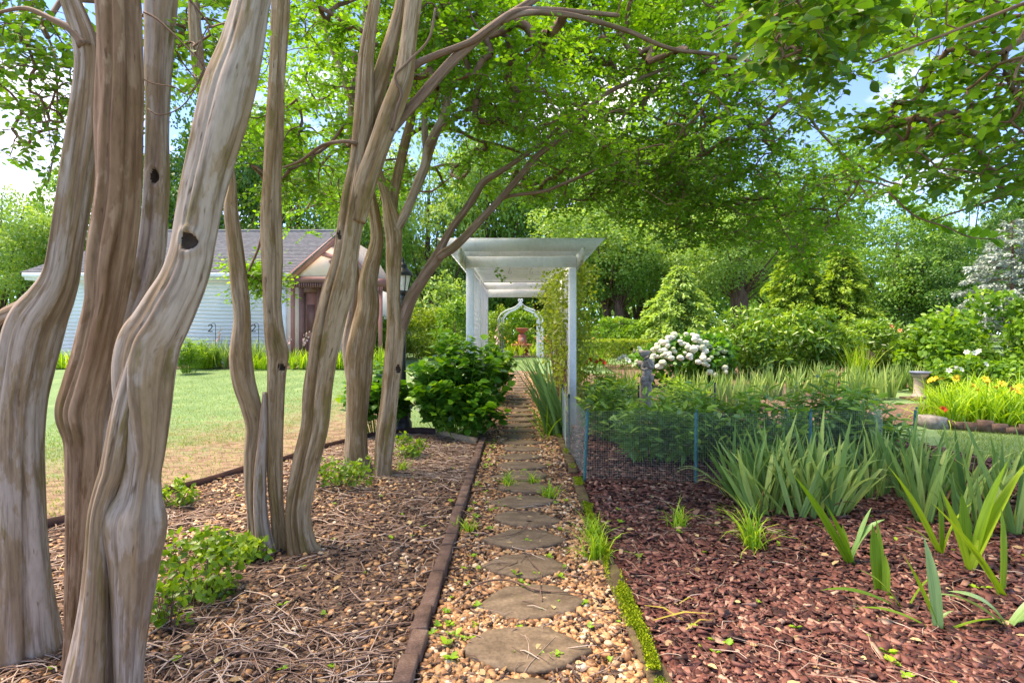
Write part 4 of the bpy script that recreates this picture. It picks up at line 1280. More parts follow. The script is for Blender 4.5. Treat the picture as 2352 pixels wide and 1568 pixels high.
def bush(name, label, cat, c, R, n, size, mat, seed, T=LEAF_T, nblob=34, blob=.36, group=None, stems=12, shell=.6, up=.5, stem_r=.012):
    c = np.array([c[0], c[1], float(hgt(c[1])) + (c[2] if len(c) > 2 else 0)])
    t = thing(name, label, cat, c, group)
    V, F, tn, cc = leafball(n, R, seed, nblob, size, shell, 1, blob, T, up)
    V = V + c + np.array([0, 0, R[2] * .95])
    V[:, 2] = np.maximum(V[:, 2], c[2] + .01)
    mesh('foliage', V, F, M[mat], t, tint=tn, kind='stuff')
    sel = cc[np.linspace(0, len(cc) - 1, min(stems, len(cc))).astype(int)]
    A0 = c + sel * np.array([.18, .18, 0])
    A0[:, 2] = c[2] - .03
    B0 = c + sel + np.array([0, 0, R[2] * .95])
    B0[:, 2] = np.maximum(B0[:, 2], c[2] + .1)
    Vs, Fs = sticks(A0, B0, stem_r, stem_r * .45, 5)
    mesh('stems', Vs, Fs, M['twig'], t, kind='stuff')
    return t


# laurels, hedges, shrubs
bush('laurel_bush', 'large rounded laurel bush with glossy green leaves behind the white hydrangea', 'shrub', (X(1785, 14.6), 14.6), (1.95, 1.2, .92), 9500, .16, 'laurel', 501, NARROW_T, 70, .27)
bush('laurel_bush', 'dark glossy bush with orange flowers right of the big laurel bush', 'shrub', (X(2060, 14.8), 14.8), (1.15, 1.0, .86), 5000, .15, 'laurel', 502, NARROW_T, 44, .3)
bush('shrub', 'tall bright yellow green shrub at the right edge below the blue spruce', 'shrub', (X(2290, 12.2), 12.2), (1.45, 1.1, 1.12), 8000, .13, 'shrub', 503, LEAF_T, 60, .28)
bush('shrub', 'open pale leaved shrub between the dark flowering bush and the right edge shrub', 'shrub', (X(2160, 13.6), 13.6), (1.0, .8, .74), 3600, .13, 'shrub', 504, LEAF_T, 40, .3)
bush('rose_bush', 'grey green rose bush with white flowers behind the daylilies', 'shrub', (X(2225, 10.8), 10.8), (.85, .6, .42), 2200, .09, 'shrub', 505, LEAF_T, 30, .3)
bush('round_hedge', 'neatly rounded green hedge behind the low clipped hedge right of the pergola', 'hedge', (X(1420, 22), 22), (1.55, 1.2, .78), 9000, .09, 'shrub', 506, LEAF_T, 90, .22, up=.3)
bush('yellow_hedge', 'yellowish green rounded hedge left of the pergola by the lamp post', 'hedge', (X(970, 21), 21), (1.5, 1.2, .92), 8000, .1, 'yellow_shrub', 507, LEAF_T, 80, .24)
bush('yellow_hedge', 'low clipped hedge beside the brown porch post', 'hedge', (X(872, 20), 20), (.8, .9, .78), 3600, .1, 'shrub', 508, LEAF_T, 50, .27)
bush('tall_shrub', 'loose airy shrub between the yellow hedge and the left pergola post', 'shrub', (X(1045, 19.5), 19.5), (.8, .7, 1.15), 2800, .1, 'shrub', 509, LEAF_T, 44, .28)
bush('backdrop_hedge', 'green hedge behind the terracotta fountain', 'hedge', (X(1205, 27.5), 27.5), (3.4, 1.4, 1.1), 9000, .13, 'shrub', 510, LEAF_T, 110, .2)
bush('variegated_tree', 'small pale leaved tree left of the far end of the pergola', 'tree', (X(1020, 26), 26), (1.6, 1.4, 1.9), 4200, .15, 'far_leaf_pale', 511, LEAF_T, 60, .25, stems=10, stem_r=.04)
bush('climbing_rose', 'rose climbing over the left shoulder of the white metal arch', 'climber', (X(1150, 20.8), 20.8, .2), (.42, .35, .98), 1500, .075, 'yellow_shrub', 512, LEAF_T, 26, .3)
# low clipped hedge, flat topped
lh = thing('clipped_hedge', 'low flat topped clipped hedge behind the red lilies', 'hedge', (X(1432, 17), 17, float(hgt(17))))
n = 9000
q = rng.uniform(-1, 1, (n, 3))
ax = rng.integers(0, 3, n)
q[np.arange(n), ax] = np.where(ax == 2, 1, np.sign(q[np.arange(n), ax])) * rng.uniform(.92, 1.05, n)
q = np.sign(q) * np.minimum(np.abs(q), 1.05) * np.array([1.25, .45, .44]) + np.array(wloc(lh)) + np.array([0, 0, .42])
V, F = stamp(LEAF_T, LEAF_F, q, axes(rand_dirs(n) + np.array([0, 0, .4]), rand_dirs(n) + np.array([0, -.3, .6]), rng.uniform(.035, .07, n)))
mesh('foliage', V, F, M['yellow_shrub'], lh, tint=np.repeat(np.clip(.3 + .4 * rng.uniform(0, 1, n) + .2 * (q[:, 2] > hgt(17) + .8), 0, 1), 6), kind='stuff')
Vb, Fb = sticks(np.array([(X(1345 + 22 * k, 17), 17 + .2 * (-1) ** k, float(hgt(17)) - .02) for k in range(9)]), np.array([(X(1345 + 22 * k, 17), 17, float(hgt(17)) + .75) for k in range(9)]), .012, .006, 5)
mesh('stems', Vb, Fb, M['twig'], lh, kind='stuff')


# conifers
def conifer(name, label, px, d, top, R, mat, seed, nb, droop, leaf, width, low=.15, per=60, group=None, bare=0):
    r = np.random.default_rng(seed)
    g = float(hgt(d))
    x = X(px, d)
    H = CAM_H + (769 - top) / FPX * d - g
    t = thing(name, label, 'conifer', (x, d, g), group)
    C = np.array([(x, d, g - .05, .02 * H + .03), (x + .02, d, g + H * .5, .012 * H + .01), (x, d, g + H * .98, .008)])
    V, F = simple_tube(C[:, :3], C[:, 3], 10)
    mesh('trunk', V, F, M['dark_bark'], t, smooth=True)
    lp, ld, lt, A0, B0 = [], [], [], [], []
    for k in range(nb):
        hz = low + (1 - low) * (k + r.uniform(0, .9)) / nb
        L = R * (1 - hz) ** .75 * r.uniform(.7, 1.15) + .12
        az = k * 2.4 + r.uniform(-.4, .4)
        dr = np.array([math.cos(az), math.sin(az), 0])
        sd_ = np.array([-dr[1], dr[0], 0])
        base = np.array([x, d, g + hz * H])
        m = max(8, int(per * L))
        s = r.uniform(.12 if not bare else .35, 1, m) ** .8
        lat = r.normal(0, .2, m) * L * (1.1 - s)
        z = (.16 * s - droop * s ** 2) * L
        q = base + dr * (s * L)[:, None] + sd_ * lat[:, None] + np.array([0, 0, 1.0]) * (z - .15 * np.abs(lat) * droop + r.normal(0, .035, m))[:, None]
        dd = dr * r.uniform(.3, 1, (m, 1)) + sd_ * np.sign(lat)[:, None] * r.uniform(.1, .9, (m, 1)) + np.array([0, 0, 1]) * (r.normal(-droop * .7, .3, m))[:, None]
        lp.append(q)
        ld.append(dd)
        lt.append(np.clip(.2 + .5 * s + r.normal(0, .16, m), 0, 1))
        A0.append(base)
        B0.append(base + dr * L * .8 + np.array([0, 0, (.16 * .8 - droop * .64) * L]))
    lp, ld, lt = np.vstack(lp), np.vstack(ld), np.concatenate(lt)
    n = len(lp)
    sc3 = np.stack([np.full(n, width) * r.uniform(.7, 1.3, n), leaf * r.uniform(.6, 1.3, n), np.full(n, leaf)], -1)
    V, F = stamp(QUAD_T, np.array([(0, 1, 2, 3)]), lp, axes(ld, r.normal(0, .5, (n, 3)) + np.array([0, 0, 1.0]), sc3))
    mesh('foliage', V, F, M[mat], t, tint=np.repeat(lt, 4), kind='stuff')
    Vb, Fb = sticks(np.array(A0), np.array(B0), .018, .005, 5)
    mesh('branches', Vb, Fb, M['dark_bark'], t, kind='stuff')
    return t


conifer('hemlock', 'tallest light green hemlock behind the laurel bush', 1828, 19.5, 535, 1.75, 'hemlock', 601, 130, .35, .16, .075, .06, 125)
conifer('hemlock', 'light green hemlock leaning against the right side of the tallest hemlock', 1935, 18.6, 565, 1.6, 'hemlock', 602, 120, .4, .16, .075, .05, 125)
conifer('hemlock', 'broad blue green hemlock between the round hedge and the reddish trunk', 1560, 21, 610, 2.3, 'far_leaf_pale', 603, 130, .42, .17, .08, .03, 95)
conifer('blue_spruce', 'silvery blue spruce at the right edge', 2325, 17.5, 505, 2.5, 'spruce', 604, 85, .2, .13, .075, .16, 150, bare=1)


# ------------------------------------------------------------------ strap-leaved plants
def blade_mesh(name, L, w, bend, mat, seed, fold=.25, kink=0, segs=9, taper=.35):
    """One strap leaf standing at the origin, leaning towards +Y by bend radians over its length."""
    r = np.random.default_rng(seed)
    V = []
    p = np.array([0.0, 0, 0])
    ang = .05
    for i in range(segs + 1):
        s = i / segs
        ww = w * (.75 + .25 * min(1, s * 3)) * (1 - max(0, (s - taper) / (1 - taper)) ** 1.6) * .5 + .0005
        dr = np.array([0, math.sin(ang), math.cos(ang)])
        up = np.array([0, -math.cos(ang), math.sin(ang)])
        tw = .25 * math.sin(s * 2.2 + seed)
        sx = np.array([math.cos(tw), math.sin(tw) * up[1], math.sin(tw) * up[2]])
        V += [p - sx * ww, p - up * ww * fold, p + sx * ww]
        p = p + dr * L / segs
        ang += bend / segs * (.35 + 1.3 * s) + (kink if kink and abs(s - .62) < .06 else 0)
    F = []
    for i in range(segs):
        for k in range(2):
            F.append((i * 3 + k, i * 3 + k + 1, i * 3 + 3 + k + 1, i * 3 + 3 + k))
    o = mesh(name, np.array(V), np.array(F), mat, None, smooth=True)
    me = o.data
    bpy.data.objects.remove(o)
    return me


IRIS = [blade_mesh('leaf', L, w, b, M['iris'], 700 + i, kink=k) for i, (L, w, b, k) in enumerate([(.62, .042, .12, 0), (.7, .044, .25, 0), (.55, .04, .45, 0), (.66, .046, .7, 0), (.6, .042, 1.1, 0), (.68, .042, 1.6, .25), (.5, .03, .2, 0), (.42, .028, .6, 0), (.6, .042, .5, .9), (.74, .044, .18, 0)])]


DRYLEAF = [blade_mesh('leaf', L, w, b, M['yellowed_brown'], 760 + i, kink=k) for i, (L, w, b, k) in enumerate([(.42, .022, 1.9, .3), (.34, .02, 2.4, 0), (.5, .02, 1.5, .6)])]


def iris_plant(name, label, cat, fans, ivars, n0, n1, scale, lean, group=None, seed=0, spread=.9, out=.12):
    """Fans of leaves; every leaf is an object of its own sharing a mesh."""
    r = np.random.default_rng(seed)
    c = np.mean(np.array(fans), 0)
    t = thing(name, label, cat, (c[0], c[1], float(hgt(c[1]))), group)
    for fx, fy in fans:
        az = r.uniform(-.5, .5)
        n = r.integers(n0, n1 + 1)
        for k in range(n):
            s = (k + .5) / n * 2 - 1
            o = bpy.data.objects.new('leaf', ivars[r.integers(0, len(ivars))] if r.uniform() > .06 else DRYLEAF[r.integers(0, 3)])
            COL.objects.link(o)
            o.parent = t
            tilt = s * spread * .38 + r.normal(0, .06)
            face = az + (math.pi / 2 if s < 0 else -math.pi / 2) + r.normal(0, .75)
            mtx = Matrix.Translation((fx - c[0] + s * .035 + r.normal(0, .01), fy - c[1] + r.normal(0, .02), -.01)) @ Matrix.Rotation(tilt * math.cos(az) + lean[0] * r.uniform(.5, 1.3) + out * (fx - c[0]) * r.uniform(.3, 1.2), 4, 'Y') @ Matrix.Rotation(-lean[1] * r.uniform(.3, 1.3), 4, 'X') @ Matrix.Rotation(face, 4, 'Z')
            sc = scale * r.uniform(.75, 1.15) * (1 - .12 * abs(s))
            o.matrix_local = mtx @ Matrix.Scale(sc, 4)
    return t


def scatter_fans(n, x0, x1, y0, y1, seed, mind=.1):
    r = np.random.default_rng(seed)
    out = []
    tries = 0
    while len(out) < n and tries < 5000:
        tries += 1
        q = (r.uniform(x0, x1), r.uniform(y0, y1))
        if all((q[0] - p[0]) ** 2 + (q[1] - p[1]) ** 2 > mind ** 2 for p in out):
            out.append(q)
    return out


iris_plant('iris_clump', 'broad grey green iris clump standing in front of the wire mesh fence', 'iris', scatter_fans(28, X(1722, 4.25), X(1925, 4.3), 4.1, 4.75, 1, .1), IRIS, 7, 10, 1.02, (0, 0), 'iris clumps in the mulch bed', 1, 1.3, .75)
iris_plant('iris_clump', 'dense row of iris leaves at the right edge of the mulch bed', 'iris', scatter_fans(36, 2.95, 4.6, 3.75, 4.75, 2, .13), IRIS, 6, 8, 1.0, (.05, 0), 'iris clumps in the mulch bed', 2, .9)
iris_plant('iris_clump', 'iris fans standing beside the last teal post at the right end of the mesh fence', 'iris', scatter_fans(12, 3.0, 3.7, 4.8, 5.15, 4, .13), IRIS, 5, 7, 1.0, (.05, 0), 'iris clumps in the mulch bed', 4, .9)

SHOOT = [blade_mesh('leaf', L, w, b, M[mt], 720 + i, fold=.35, segs=10, taper=.55) for i, (L, w, b, mt) in enumerate([(.42, .045, .25, 'shoot'), (.5, .042, .35, 'shoot'), (.3, .05, .08, 'shoot'), (.45, .03, .9, 'shoot'), (.38, .05, .35, 'shoot_blue'), (.4, .05, 1.3, 'shoot_blue')])]


def shoot_plant(label, px, py, leaves, scale=1.0):
    """leaves: (variant, tilt right, tilt back, facing, scale)"""
    d = CAM_H * FPX / (py - 769)
    t = thing('crinum_shoot', label, 'plant', (X(px, d), d, .01), 'lime green shoots in the mulch bed')
    for v, tr, tb, fc, sc in leaves:
        o = bpy.data.objects.new('leaf', SHOOT[v])
        COL.objects.link(o)
        o.parent = t
        o.matrix_local = Matrix.Translation((random.uniform(-.02, .02), random.uniform(-.02, .02), -.01)) @ Matrix.Rotation(tr, 4, 'Y') @ Matrix.Rotation(-tb, 4, 'X') @ Matrix.Rotation(fc, 4, 'Z') @ Matrix.Scale(sc * scale, 4)
    return t


PI = math.pi
shoot_plant('tall lime green shoot group in front of the broad iris clump', 1955, 1300, [(1, -.42, .05, PI / 2 + .4, 1.35), (0, -.3, 0, PI / 2, 1.0), (4, .25, .1, -PI / 2, 1.0), (5, .2, 0, -PI / 2, .95), (2, -.1, .1, .3, .8), (3, -.35, 0, PI / 2, .8)])
shoot_plant('upright pair of broad leaves right of the tall lime green shoot group', 2028, 1370, [(2, -.02, 0, .2, 1.25), (2, .03, .05, -.3, .75), (0, .0, .02, .1, .95)])
shoot_plant('low lime and blue green shoot with one leaf lying on the mulch', 2155, 1448, [(0, -.3, 0, PI / 2 - .3, .95), (4, -.02, 0, .15, 1.15), (3, 1.1, 0, -PI / 2, .8), (3, -1.0, .2, PI / 2, .8), (5, .3, 0, -PI / 2, .35)])
shoot_plant('tall lime shoot before the dense iris row at the right', 2165, 1275, [(1, -.38, 0, PI / 2, 1.35), (3, .2, 0, -PI / 2, .9), (0, .05, 0, 0, 1.0), (3, -.6, 0, PI / 2, .7)])
shoot_plant('cluster of tall green straps by the right edge of the picture', 2225, 1310, [(2, -.03, 0, .2, 1.5), (1, .18, 0, -PI / 2, 1.4), (1, .34, 0, -PI / 2, 1.55), (0, -.2, 0, PI / 2, 1.2), (3, .3, .2, -1, 1.0)])
shoot_plant('slim straps leaning right at the right edge near the bottom', 2300, 1370, [(1, -.5, 0, PI / 2, 1.3), (0, .1, 0, 0, 1.1), (3, -.3, 0, PI / 2, .9)])
shoot_plant('flopped blue green leaves on the mulch at the right edge', 2305, 1440, [(5, -.75, .1, PI / 2, 1.0), (5, -.6, -.3, 1.2, 1.0), (4, 1.2, 0, -PI / 2, .9), (5, .6, 0, -PI / 2, 1.0)])
shoot_plant('small sprout of narrow lime leaves left of the lying leaf', 2080, 1400, [(3, -.5, 0, PI / 2, .7), (3, .4, 0, -PI / 2, .6), (3, -1.0, 0, PI / 2, 1.0)])


def blades(pos, n_each, L, w, bend, spread, mat_tint=(0, 1)):
    """Merged arching blades: for far clumps."""
    pos = np.repeat(np.asarray(pos, dtype=float), n_each, 0)
    n = len(pos)
    az = rng.uniform(0, 2 * math.pi, n)
    tilt = np.abs(rng.normal(0, spread, n))
    L = L * rng.uniform(.65, 1.2, n)
    bd = bend * rng.uniform(.4, 1.5, n)
    h = np.stack([np.cos(az), np.sin(az), np.zeros(n)], -1)
    sx = np.stack([-np.sin(az), np.cos(az), np.zeros(n)], -1)
    face = rng.uniform(-1, 1, n)[:, None]
    sx = norm(sx + h * face)
    pos = pos + rng.normal(0, .03, (n, 3)) * np.array([1, 1, 0])
    rows = []
    p = pos
    K = 4
    ang = tilt
    for i in range(K + 1):
        s = i / K
        ww = w * (1 - s ** 2.2) * .5 + .0006
        rows += [p - sx * ww, p + sx * ww]
        p = p + (h * np.sin(ang)[:, None] + np.array([0, 0, 1.0]) * np.cos(ang)[:, None]) * (L / K)[:, None]
        ang = ang + bd / K * (.5 + s)
    V = np.stack(rows, 1).reshape(-1, 3)
    T = np.array([(i * 2, i * 2 + 1, i * 2 + 3, i * 2 + 2) for i in range(K)])
    F = (T[None] + (np.arange(n) * 2 * (K + 1))[:, None, None]).reshape(-1, 4)
    tint = np.repeat(rng.uniform(*mat_tint, n), 2 * (K + 1))
    return V, F, tint


def gp(x, y):
    return np.stack([np.asarray(x, float), np.asarray(y, float), hgt(y)], -1)


def strap_clump(name, label, cat, x, y, r, nfan, per, L, w, bend, spread, mat, group=None, ry=None):
    t = thing(name, label, cat, (x, y, float(hgt(y))), group)
    q = rng.uniform(-1, 1, (nfan, 2)) * np.array([r, ry or r * .6])
    V, F, tn = blades(gp(x + q[:, 0], y + q[:, 1]), per, L, w, bend, spread)
    mesh('leaves', V, F, M[mat], t, tint=tn, kind='stuff')
    return t


GI = 'iris clumps in the bed behind the mesh fence'
for lab, px, d, r, nf in (('pale iris clump left of the stone statue behind the mesh fence', 1420, 10.6, .35, 16),
                          ('tall iris clump right of the stone statue below the white hydrangea', 1600, 10.2, .5, 24),
                          ('yellowing iris clump behind the two dark green fence posts', 1690, 10.0, .5, 26),
                          ('iris clump in front of the middle of the big laurel bush', 1800, 11.2, .5, 22),
                          ('grey green iris clump at the right foot of the big laurel bush', 1900, 11.8, .5, 22),
                          ('spreading iris clump behind the peonies toward the pedestal', 1985, 11.2, .5, 22)):
    strap_clump('iris_clump', lab, 'iris', X(px, d), d, r, nf, 7, .62, .035, .35, .2, 'iris_far', GI)
strap_clump('iris_clump', 'iris clump standing just left of the stone pedestal', 'iris', X(2060, 12.1), 12.1, .3, 12, 7, .6, .045, .3, .25, 'iris_far', GI)
strap_clump('iris_clump', 'iris clump standing just right behind the stone pedestal', 'iris', X(2150, 12.2), 12.2, .35, 14, 7, .6, .04, .3, .25, 'iris_far', GI)
strap_clump('grass_clump', 'leaning green grass fan beside the tan dome behind the iris bed', 'grass', X(1965, 13.2), 13.2, .3, 12, 9, 1.0, .02, .7, .25, 'daylily')
# tan dried mound seen between the bushes
V, F = lathe([(.52, 0), (.5, .25), (.4, .45), (.24, .58), (.02, .64)], 20, X(1972, 15.2), 15.2, float(hgt(15.2)) + .12)
tagit(mesh('straw_mound', V, F, M['timber'], smooth=True), 'pale straw coloured mound between the laurel bush and the flowering bush', 'mound')

# tall gladiolus-like fan at the right foot of the pergola
t = thing('strap_leaf_fan', 'tall dark green strap leaves leaning left at the right side of the pergola entrance', 'plant', (.58, 7.7, 0))
V1, F1, tn1 = blades(gp(rng.uniform(.42, .72, 26), rng.uniform(7.45, 8.0, 26)), 3, 1.05, .04, .45, .12)
V1[:, 0] -= .34 * np.clip(V1[:, 2], 0, 2) ** 1.3
mesh('leaves', V1, F1, M['iris_far'], t, tint=tn1 * .35, kind='stuff')
V1, F1, tn1 = blades(gp(rng.uniform(.3, .65, 16), rng.uniform(7.2, 8.4, 16)), 5, .55, .02, 1.6, .6)
mesh('lower_leaves', V1, F1, M['daylily'], t, tint=tn1 * .5, kind='stuff')


# peonies inside the mesh fence: stems with spreading lance leaflets
def leafy_plant(name, label, cat, c, R, nstem, per, leaf, mat, seed, T, group=None, top=.9, whorl=.35):
    r = np.random.default_rng(seed)
    c = np.array([c[0], c[1], float(hgt(c[1]))])
    t = thing(name, label, cat, c, group)
    a_ = r.uniform(0, 2 * math.pi, nstem)
    rad = r.uniform(0, 1, nstem) ** .5
    tips = np.stack([c[0] + R[0] * rad * np.cos(a_), c[1] + R[1] * rad * np.sin(a_), c[2] + R[2] * (1 - .45 * rad ** 2) * r.uniform(.75, 1.1, nstem)], -1)
    base = c + (tips - c) * np.array([.4, .4, 0])
    Vs, Fs = sticks(base, tips, .006, .003, 4)
    mesh('stems', Vs, Fs, M['daylily'], t, tint=np.full(len(Vs), .2), kind='stuff')
    s = r.uniform(.12 if mat == 'peony' else .3, 1.03, (nstem, per)) ** .8
    q = base[:, None] + (tips - base)[:, None] * s[..., None]
    az = r.uniform(0, 2 * math.pi, (nstem, per))
    ld = np.stack([np.cos(az), np.sin(az), r.normal(.12, .4, (nstem, per))], -1).reshape(-1, 3)
    q = q.reshape(-1, 3) + ld * np.array([1, 1, .4]) * (whorl * leaf * r.uniform(0, 1.6, (nstem * per, 1)))
    nh = np.array([0, 0, 1.0]) + r.normal(0, .38, q.shape)
    ls = leaf * r.uniform(.6, 1.25, len(q))
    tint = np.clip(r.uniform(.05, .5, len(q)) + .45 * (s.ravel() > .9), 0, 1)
    V, F = stamp(T, LEAF_F, q, axes(ld, nh, ls))
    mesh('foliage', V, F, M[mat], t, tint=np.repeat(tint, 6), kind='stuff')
    return t


GP = 'peonies inside the wire mesh fence'
for lab, px, d, R, ns, sd_ in (('leafy peony nearest the front left corner of the mesh fence', 1505, 6.0, (.56, .5, .72), 40, 1),
                               ('peony with broad leaves behind the second teal fence post', 1620, 6.2, (.6, .6, .78), 46, 2),
                               ('dark peony behind the right half of the front mesh', 1760, 5.95, (.7, .55, .78), 50, 3),
                               ('tall bluish leaved peony rising above the mesh on the right', 1900, 6.5, (.68, .55, .95), 46, 4),
                               ('peony at the right end of the mesh enclosure', 1985, 6.0, (.42, .4, .74), 28, 5),
                               ('pale feathery peony at the back left of the enclosure near the pergola post', 1400, 7.2, (.42, .42, .86), 30, 6),
                               ('peony between the statue and the second teal fence post', 1570, 7.3, (.45, .4, .70), 28, 7)):
    leafy_plant('peony', lab, 'peony', (X(px, d), d), R, ns, 26, .125, 'peony', 800 + sd_, NARROW_T, GP)
leafy_plant('perennial', 'feathery bright green perennial below the stone statue', 'plant', (X(1400, 9.3), 9.3), (.5, .45, .72), 46, 30, .11, 'shrub', 811, SLIM_T)
leafy_plant('perennial', 'feathery plant with pale trumpet flowers right of the stone statue', 'plant', (X(1560, 9.4), 9.4), (.5, .45, .62), 40, 28, .11, 'shrub', 812, SLIM_T)

# big-leaved hydrangeas left of the pergola
leafy_plant('hydrangea', 'big leafy hydrangea without flowers between the lamp post and the left pergola post', 'hydrangea', (X(1045, 7.75), 7.75), (.78, .6, 1.34), 80, 32, .125, 'hydrangea', 821, BROAD_T, 'hydrangeas along the left of the path')
leafy_plant('hydrangea', 'hydrangea low in front of the left pergola post spilling toward the path', 'hydrangea', (X(1065, 7.35), 7.35), (.55, .4, .72), 40, 30, .115, 'hydrangea', 824, BROAD_T, 'hydrangeas along the left of the path')
leafy_plant('hydrangea', 'smaller hydrangea behind the left pergola post beside the path', 'hydrangea', (X(1137, 10.6), 10.6), (.42, .8, 1.12), 44, 30, .115, 'hydrangea', 822, BROAD_T, 'hydrangeas along the left of the path')
leafy_plant('hydrangea', 'shaded hydrangea seen between the trunks of the third crape myrtle', 'hydrangea', (X(868, 7.7), 7.7), (.5, .5, .95), 50, 30, .115, 'hydrangea', 823, BROAD_T, 'hydrangeas along the left of the path')

# white hydrangea with round blooms
wh = bush('white_hydrangea', 'hydrangea covered in round white blooms left of the big laurel bush', 'hydrangea', (X(1577, 12.6), 12.6), (1.02, .7, .62), 3800, .12, 'hydrangea', 831, BROAD_T, 36, .32)
bm = bmesh.new()
bmesh.ops.create_icosphere(bm, subdivisions=3, radius=1)
for v in bm.verts:
    k = wob(5, np.array(v.co)[None], 11)[0]
    v.co *= 1 + .12 * k
    v.co.z *= .8
bme = bpy.data.meshes.new('bloom')
bm.to_mesh(bme)
bm.free()
mbl, nbl, bbl = newmat('bloom_petals', .75, .15)
cb_ = ramp(nbl, nbl.nodes.new('ShaderNodeObjectInfo').outputs['Random'], [(0, (.50, .55, .36)), (.35, (.68, .67, .56)), (1, (.78, .75, .69))])
nb_ = noise(nbl, coords(nbl), 55, 3, .6)
nbl.links.new(mixc(nbl, .75, cb_, ramp(nbl, nb_, [(.36, (.5, .55, .42)), (.6, (1.1, 1.1, 1.1))]), 'MULTIPLY'), bbl.inputs['Base Color'])
bump(nbl, bbl, nb_, .8, .02)
bme.materials.append(mbl)
for pl_ in bme.polygons:
    pl_.use_smooth = True
wl = wloc(wh)
rb_ = np.random.default_rng(9)
for k in range(92):
    px, py = rb_.uniform(1490, 1668), 0
    u = (px - 1490) / 178
    topy = 812 - 48 * math.sin(min(1, u * 1.15) * math.pi) ** .8 if u < .87 else 800
    py = topy + rb_.uniform(0, 1) ** 1.4 * 62
    d = 11.72 + .4 * (1 - (py - topy) / 62) + rb_.uniform(-.08, .08)
    o = bpy.data.objects.new('bloom', bme)
    COL.objects.link(o)
    o.parent = wh
    o.location = Vector(P(px, py, d)) - wl
    s = rb_.uniform(.04, .082)
    o.scale = (s, s, s)
    o.rotation_euler = (rb_.uniform(-.5, .5), rb_.uniform(-.5, .5), rb_.uniform(0, 6))


# six-petalled lily flower, one mesh used many times
def lily_mesh(name, mat, size=1.0, recurve=1.0):
    V, F = [], []
    for k in range(6):
        a_ = k * math.pi / 3
        ca, sa = math.cos(a_), math.sin(a_)
        b_ = len(V)
        for s, rr, z, w in ((0, .06, 0, .08), (1, .35, .5, .26), (2, .75, .82, .30), (3, 1.15, .82 - .2 * recurve, .03)):
            for q in (-1, 1):
                V.append(((rr * ca - q * w * sa) * size, (rr * sa + q * w * ca) * size, (z + (.02 if k % 2 else 0)) * size))
        for s in range(3):
            F.append((b_ + s * 2, b_ + s * 2 + 1, b_ + s * 2 + 3, b_ + s * 2 + 2))
    # a short tube joins the petals
    n = len(V)
    for k in range(6):
        a_ = (k + .5) * math.pi / 3
        V.append((.02 * math.cos(a_) * size, .02 * math.sin(a_) * size, -.5 * size))
    for k in range(6):
        F.append((k * 8, k * 8 + 1, n + k, n + (k - 1) % 6))
    o = mesh(name, np.array(V), np.array(F), mat)
    me = o.data
    bpy.data.objects.remove(o)
    return me


LILY = {c: lily_mesh('flower', M['petal_' + c]) for c in ('yellow', 'red', 'pink', 'orange', 'white')}


def flower(parent, colour, p, s, tilt=(0, 0, 0), stem_to=None):
    o = bpy.data.objects.new('flower', LILY[colour])
    COL.objects.link(o)
    o.parent = parent
    o.location = Vector(p) - wloc(parent)
    o.scale = (s, s, s)
    o.rotation_euler = tilt
    return o


def stalks(parent, tops, spread=.12):
    tops = np.asarray(tops)
    b_ = tops.copy()
    b_[:, :2] += rng.normal(0, spread, (len(tops), 2))
    b_[:, 2] = hgt(b_[:, 1]) - .02
    V, F = sticks(b_, tops, .005, .004, 4)
    mesh('stalks', V, F, M['daylily'], parent, tint=np.full(len(V), .3), kind='stuff')


# daylilies at the right, above a brick edging
GD = 'daylily clumps at the right edge'
tops = {}
for lab, px, d, r, nf in (('arching daylily clump with yellow flowers nearest the stone block', 2215, 8.7, .5, 26), ('arching daylily clump at the right edge with yellow flowers', 2310, 8.6, .55, 30),
                          ('daylily clump behind the others right of the stone pedestal', 2260, 9.6, .6, 26), ('daylily clump running out of the picture at the right', 2395, 8.8, .55, 26)):
    t = strap_clump('daylily', lab, 'daylily', X(px, d), d, r, nf, 13, .74, .022, 2.1, .5, 'daylily', GD, .35)
    if 'behind' in lab:
        cols = [('yellow', 2200, 868), ('yellow', 2262, 872), ('yellow', 2193, 872)]
    elif 'nearest' in lab:
        cols = [('red', 2165, 942), ('yellow', 2232, 888), ('yellow', 2250, 899)]
    elif 'right edge' in lab:
        cols = [('yellow', 2268, 882), ('yellow', 2290, 893), ('yellow', 2301, 884), ('orange', 2322, 896), ('yellow', 2335, 903)]
    else:
        cols = [('yellow', 2345, 890), ('yellow', 2370, 880)]
    tp = [P(a_, b_, d - .25 + .1 * (k % 3)) for k, (_, a_, b_) in enumerate(cols)]
    for (cl, _, _), q in zip(cols, tp):
        flower(t, cl, q, .055, (rng.uniform(-.3, 1.2), rng.uniform(-.7, .7), rng.uniform(0, 6)))
    stalks(t, tp, .1)
t = strap_clump('daylily', 'small daylily with one large yellow bloom beside the stone pedestal', 'daylily', X(2148, 10.9), 10.9, .2, 6, 10, .5, .02, 1.2, .35, 'daylily')
tp = [P(2142 + 11 * k, 876 - 3 * (k % 2), 10.7) for k in range(3)]
for q in tp:
    flower(t, 'yellow', q, .075, (.9, rng.uniform(-.4, .4), rng.uniform(0, 6)))
stalks(t, tp, .05)

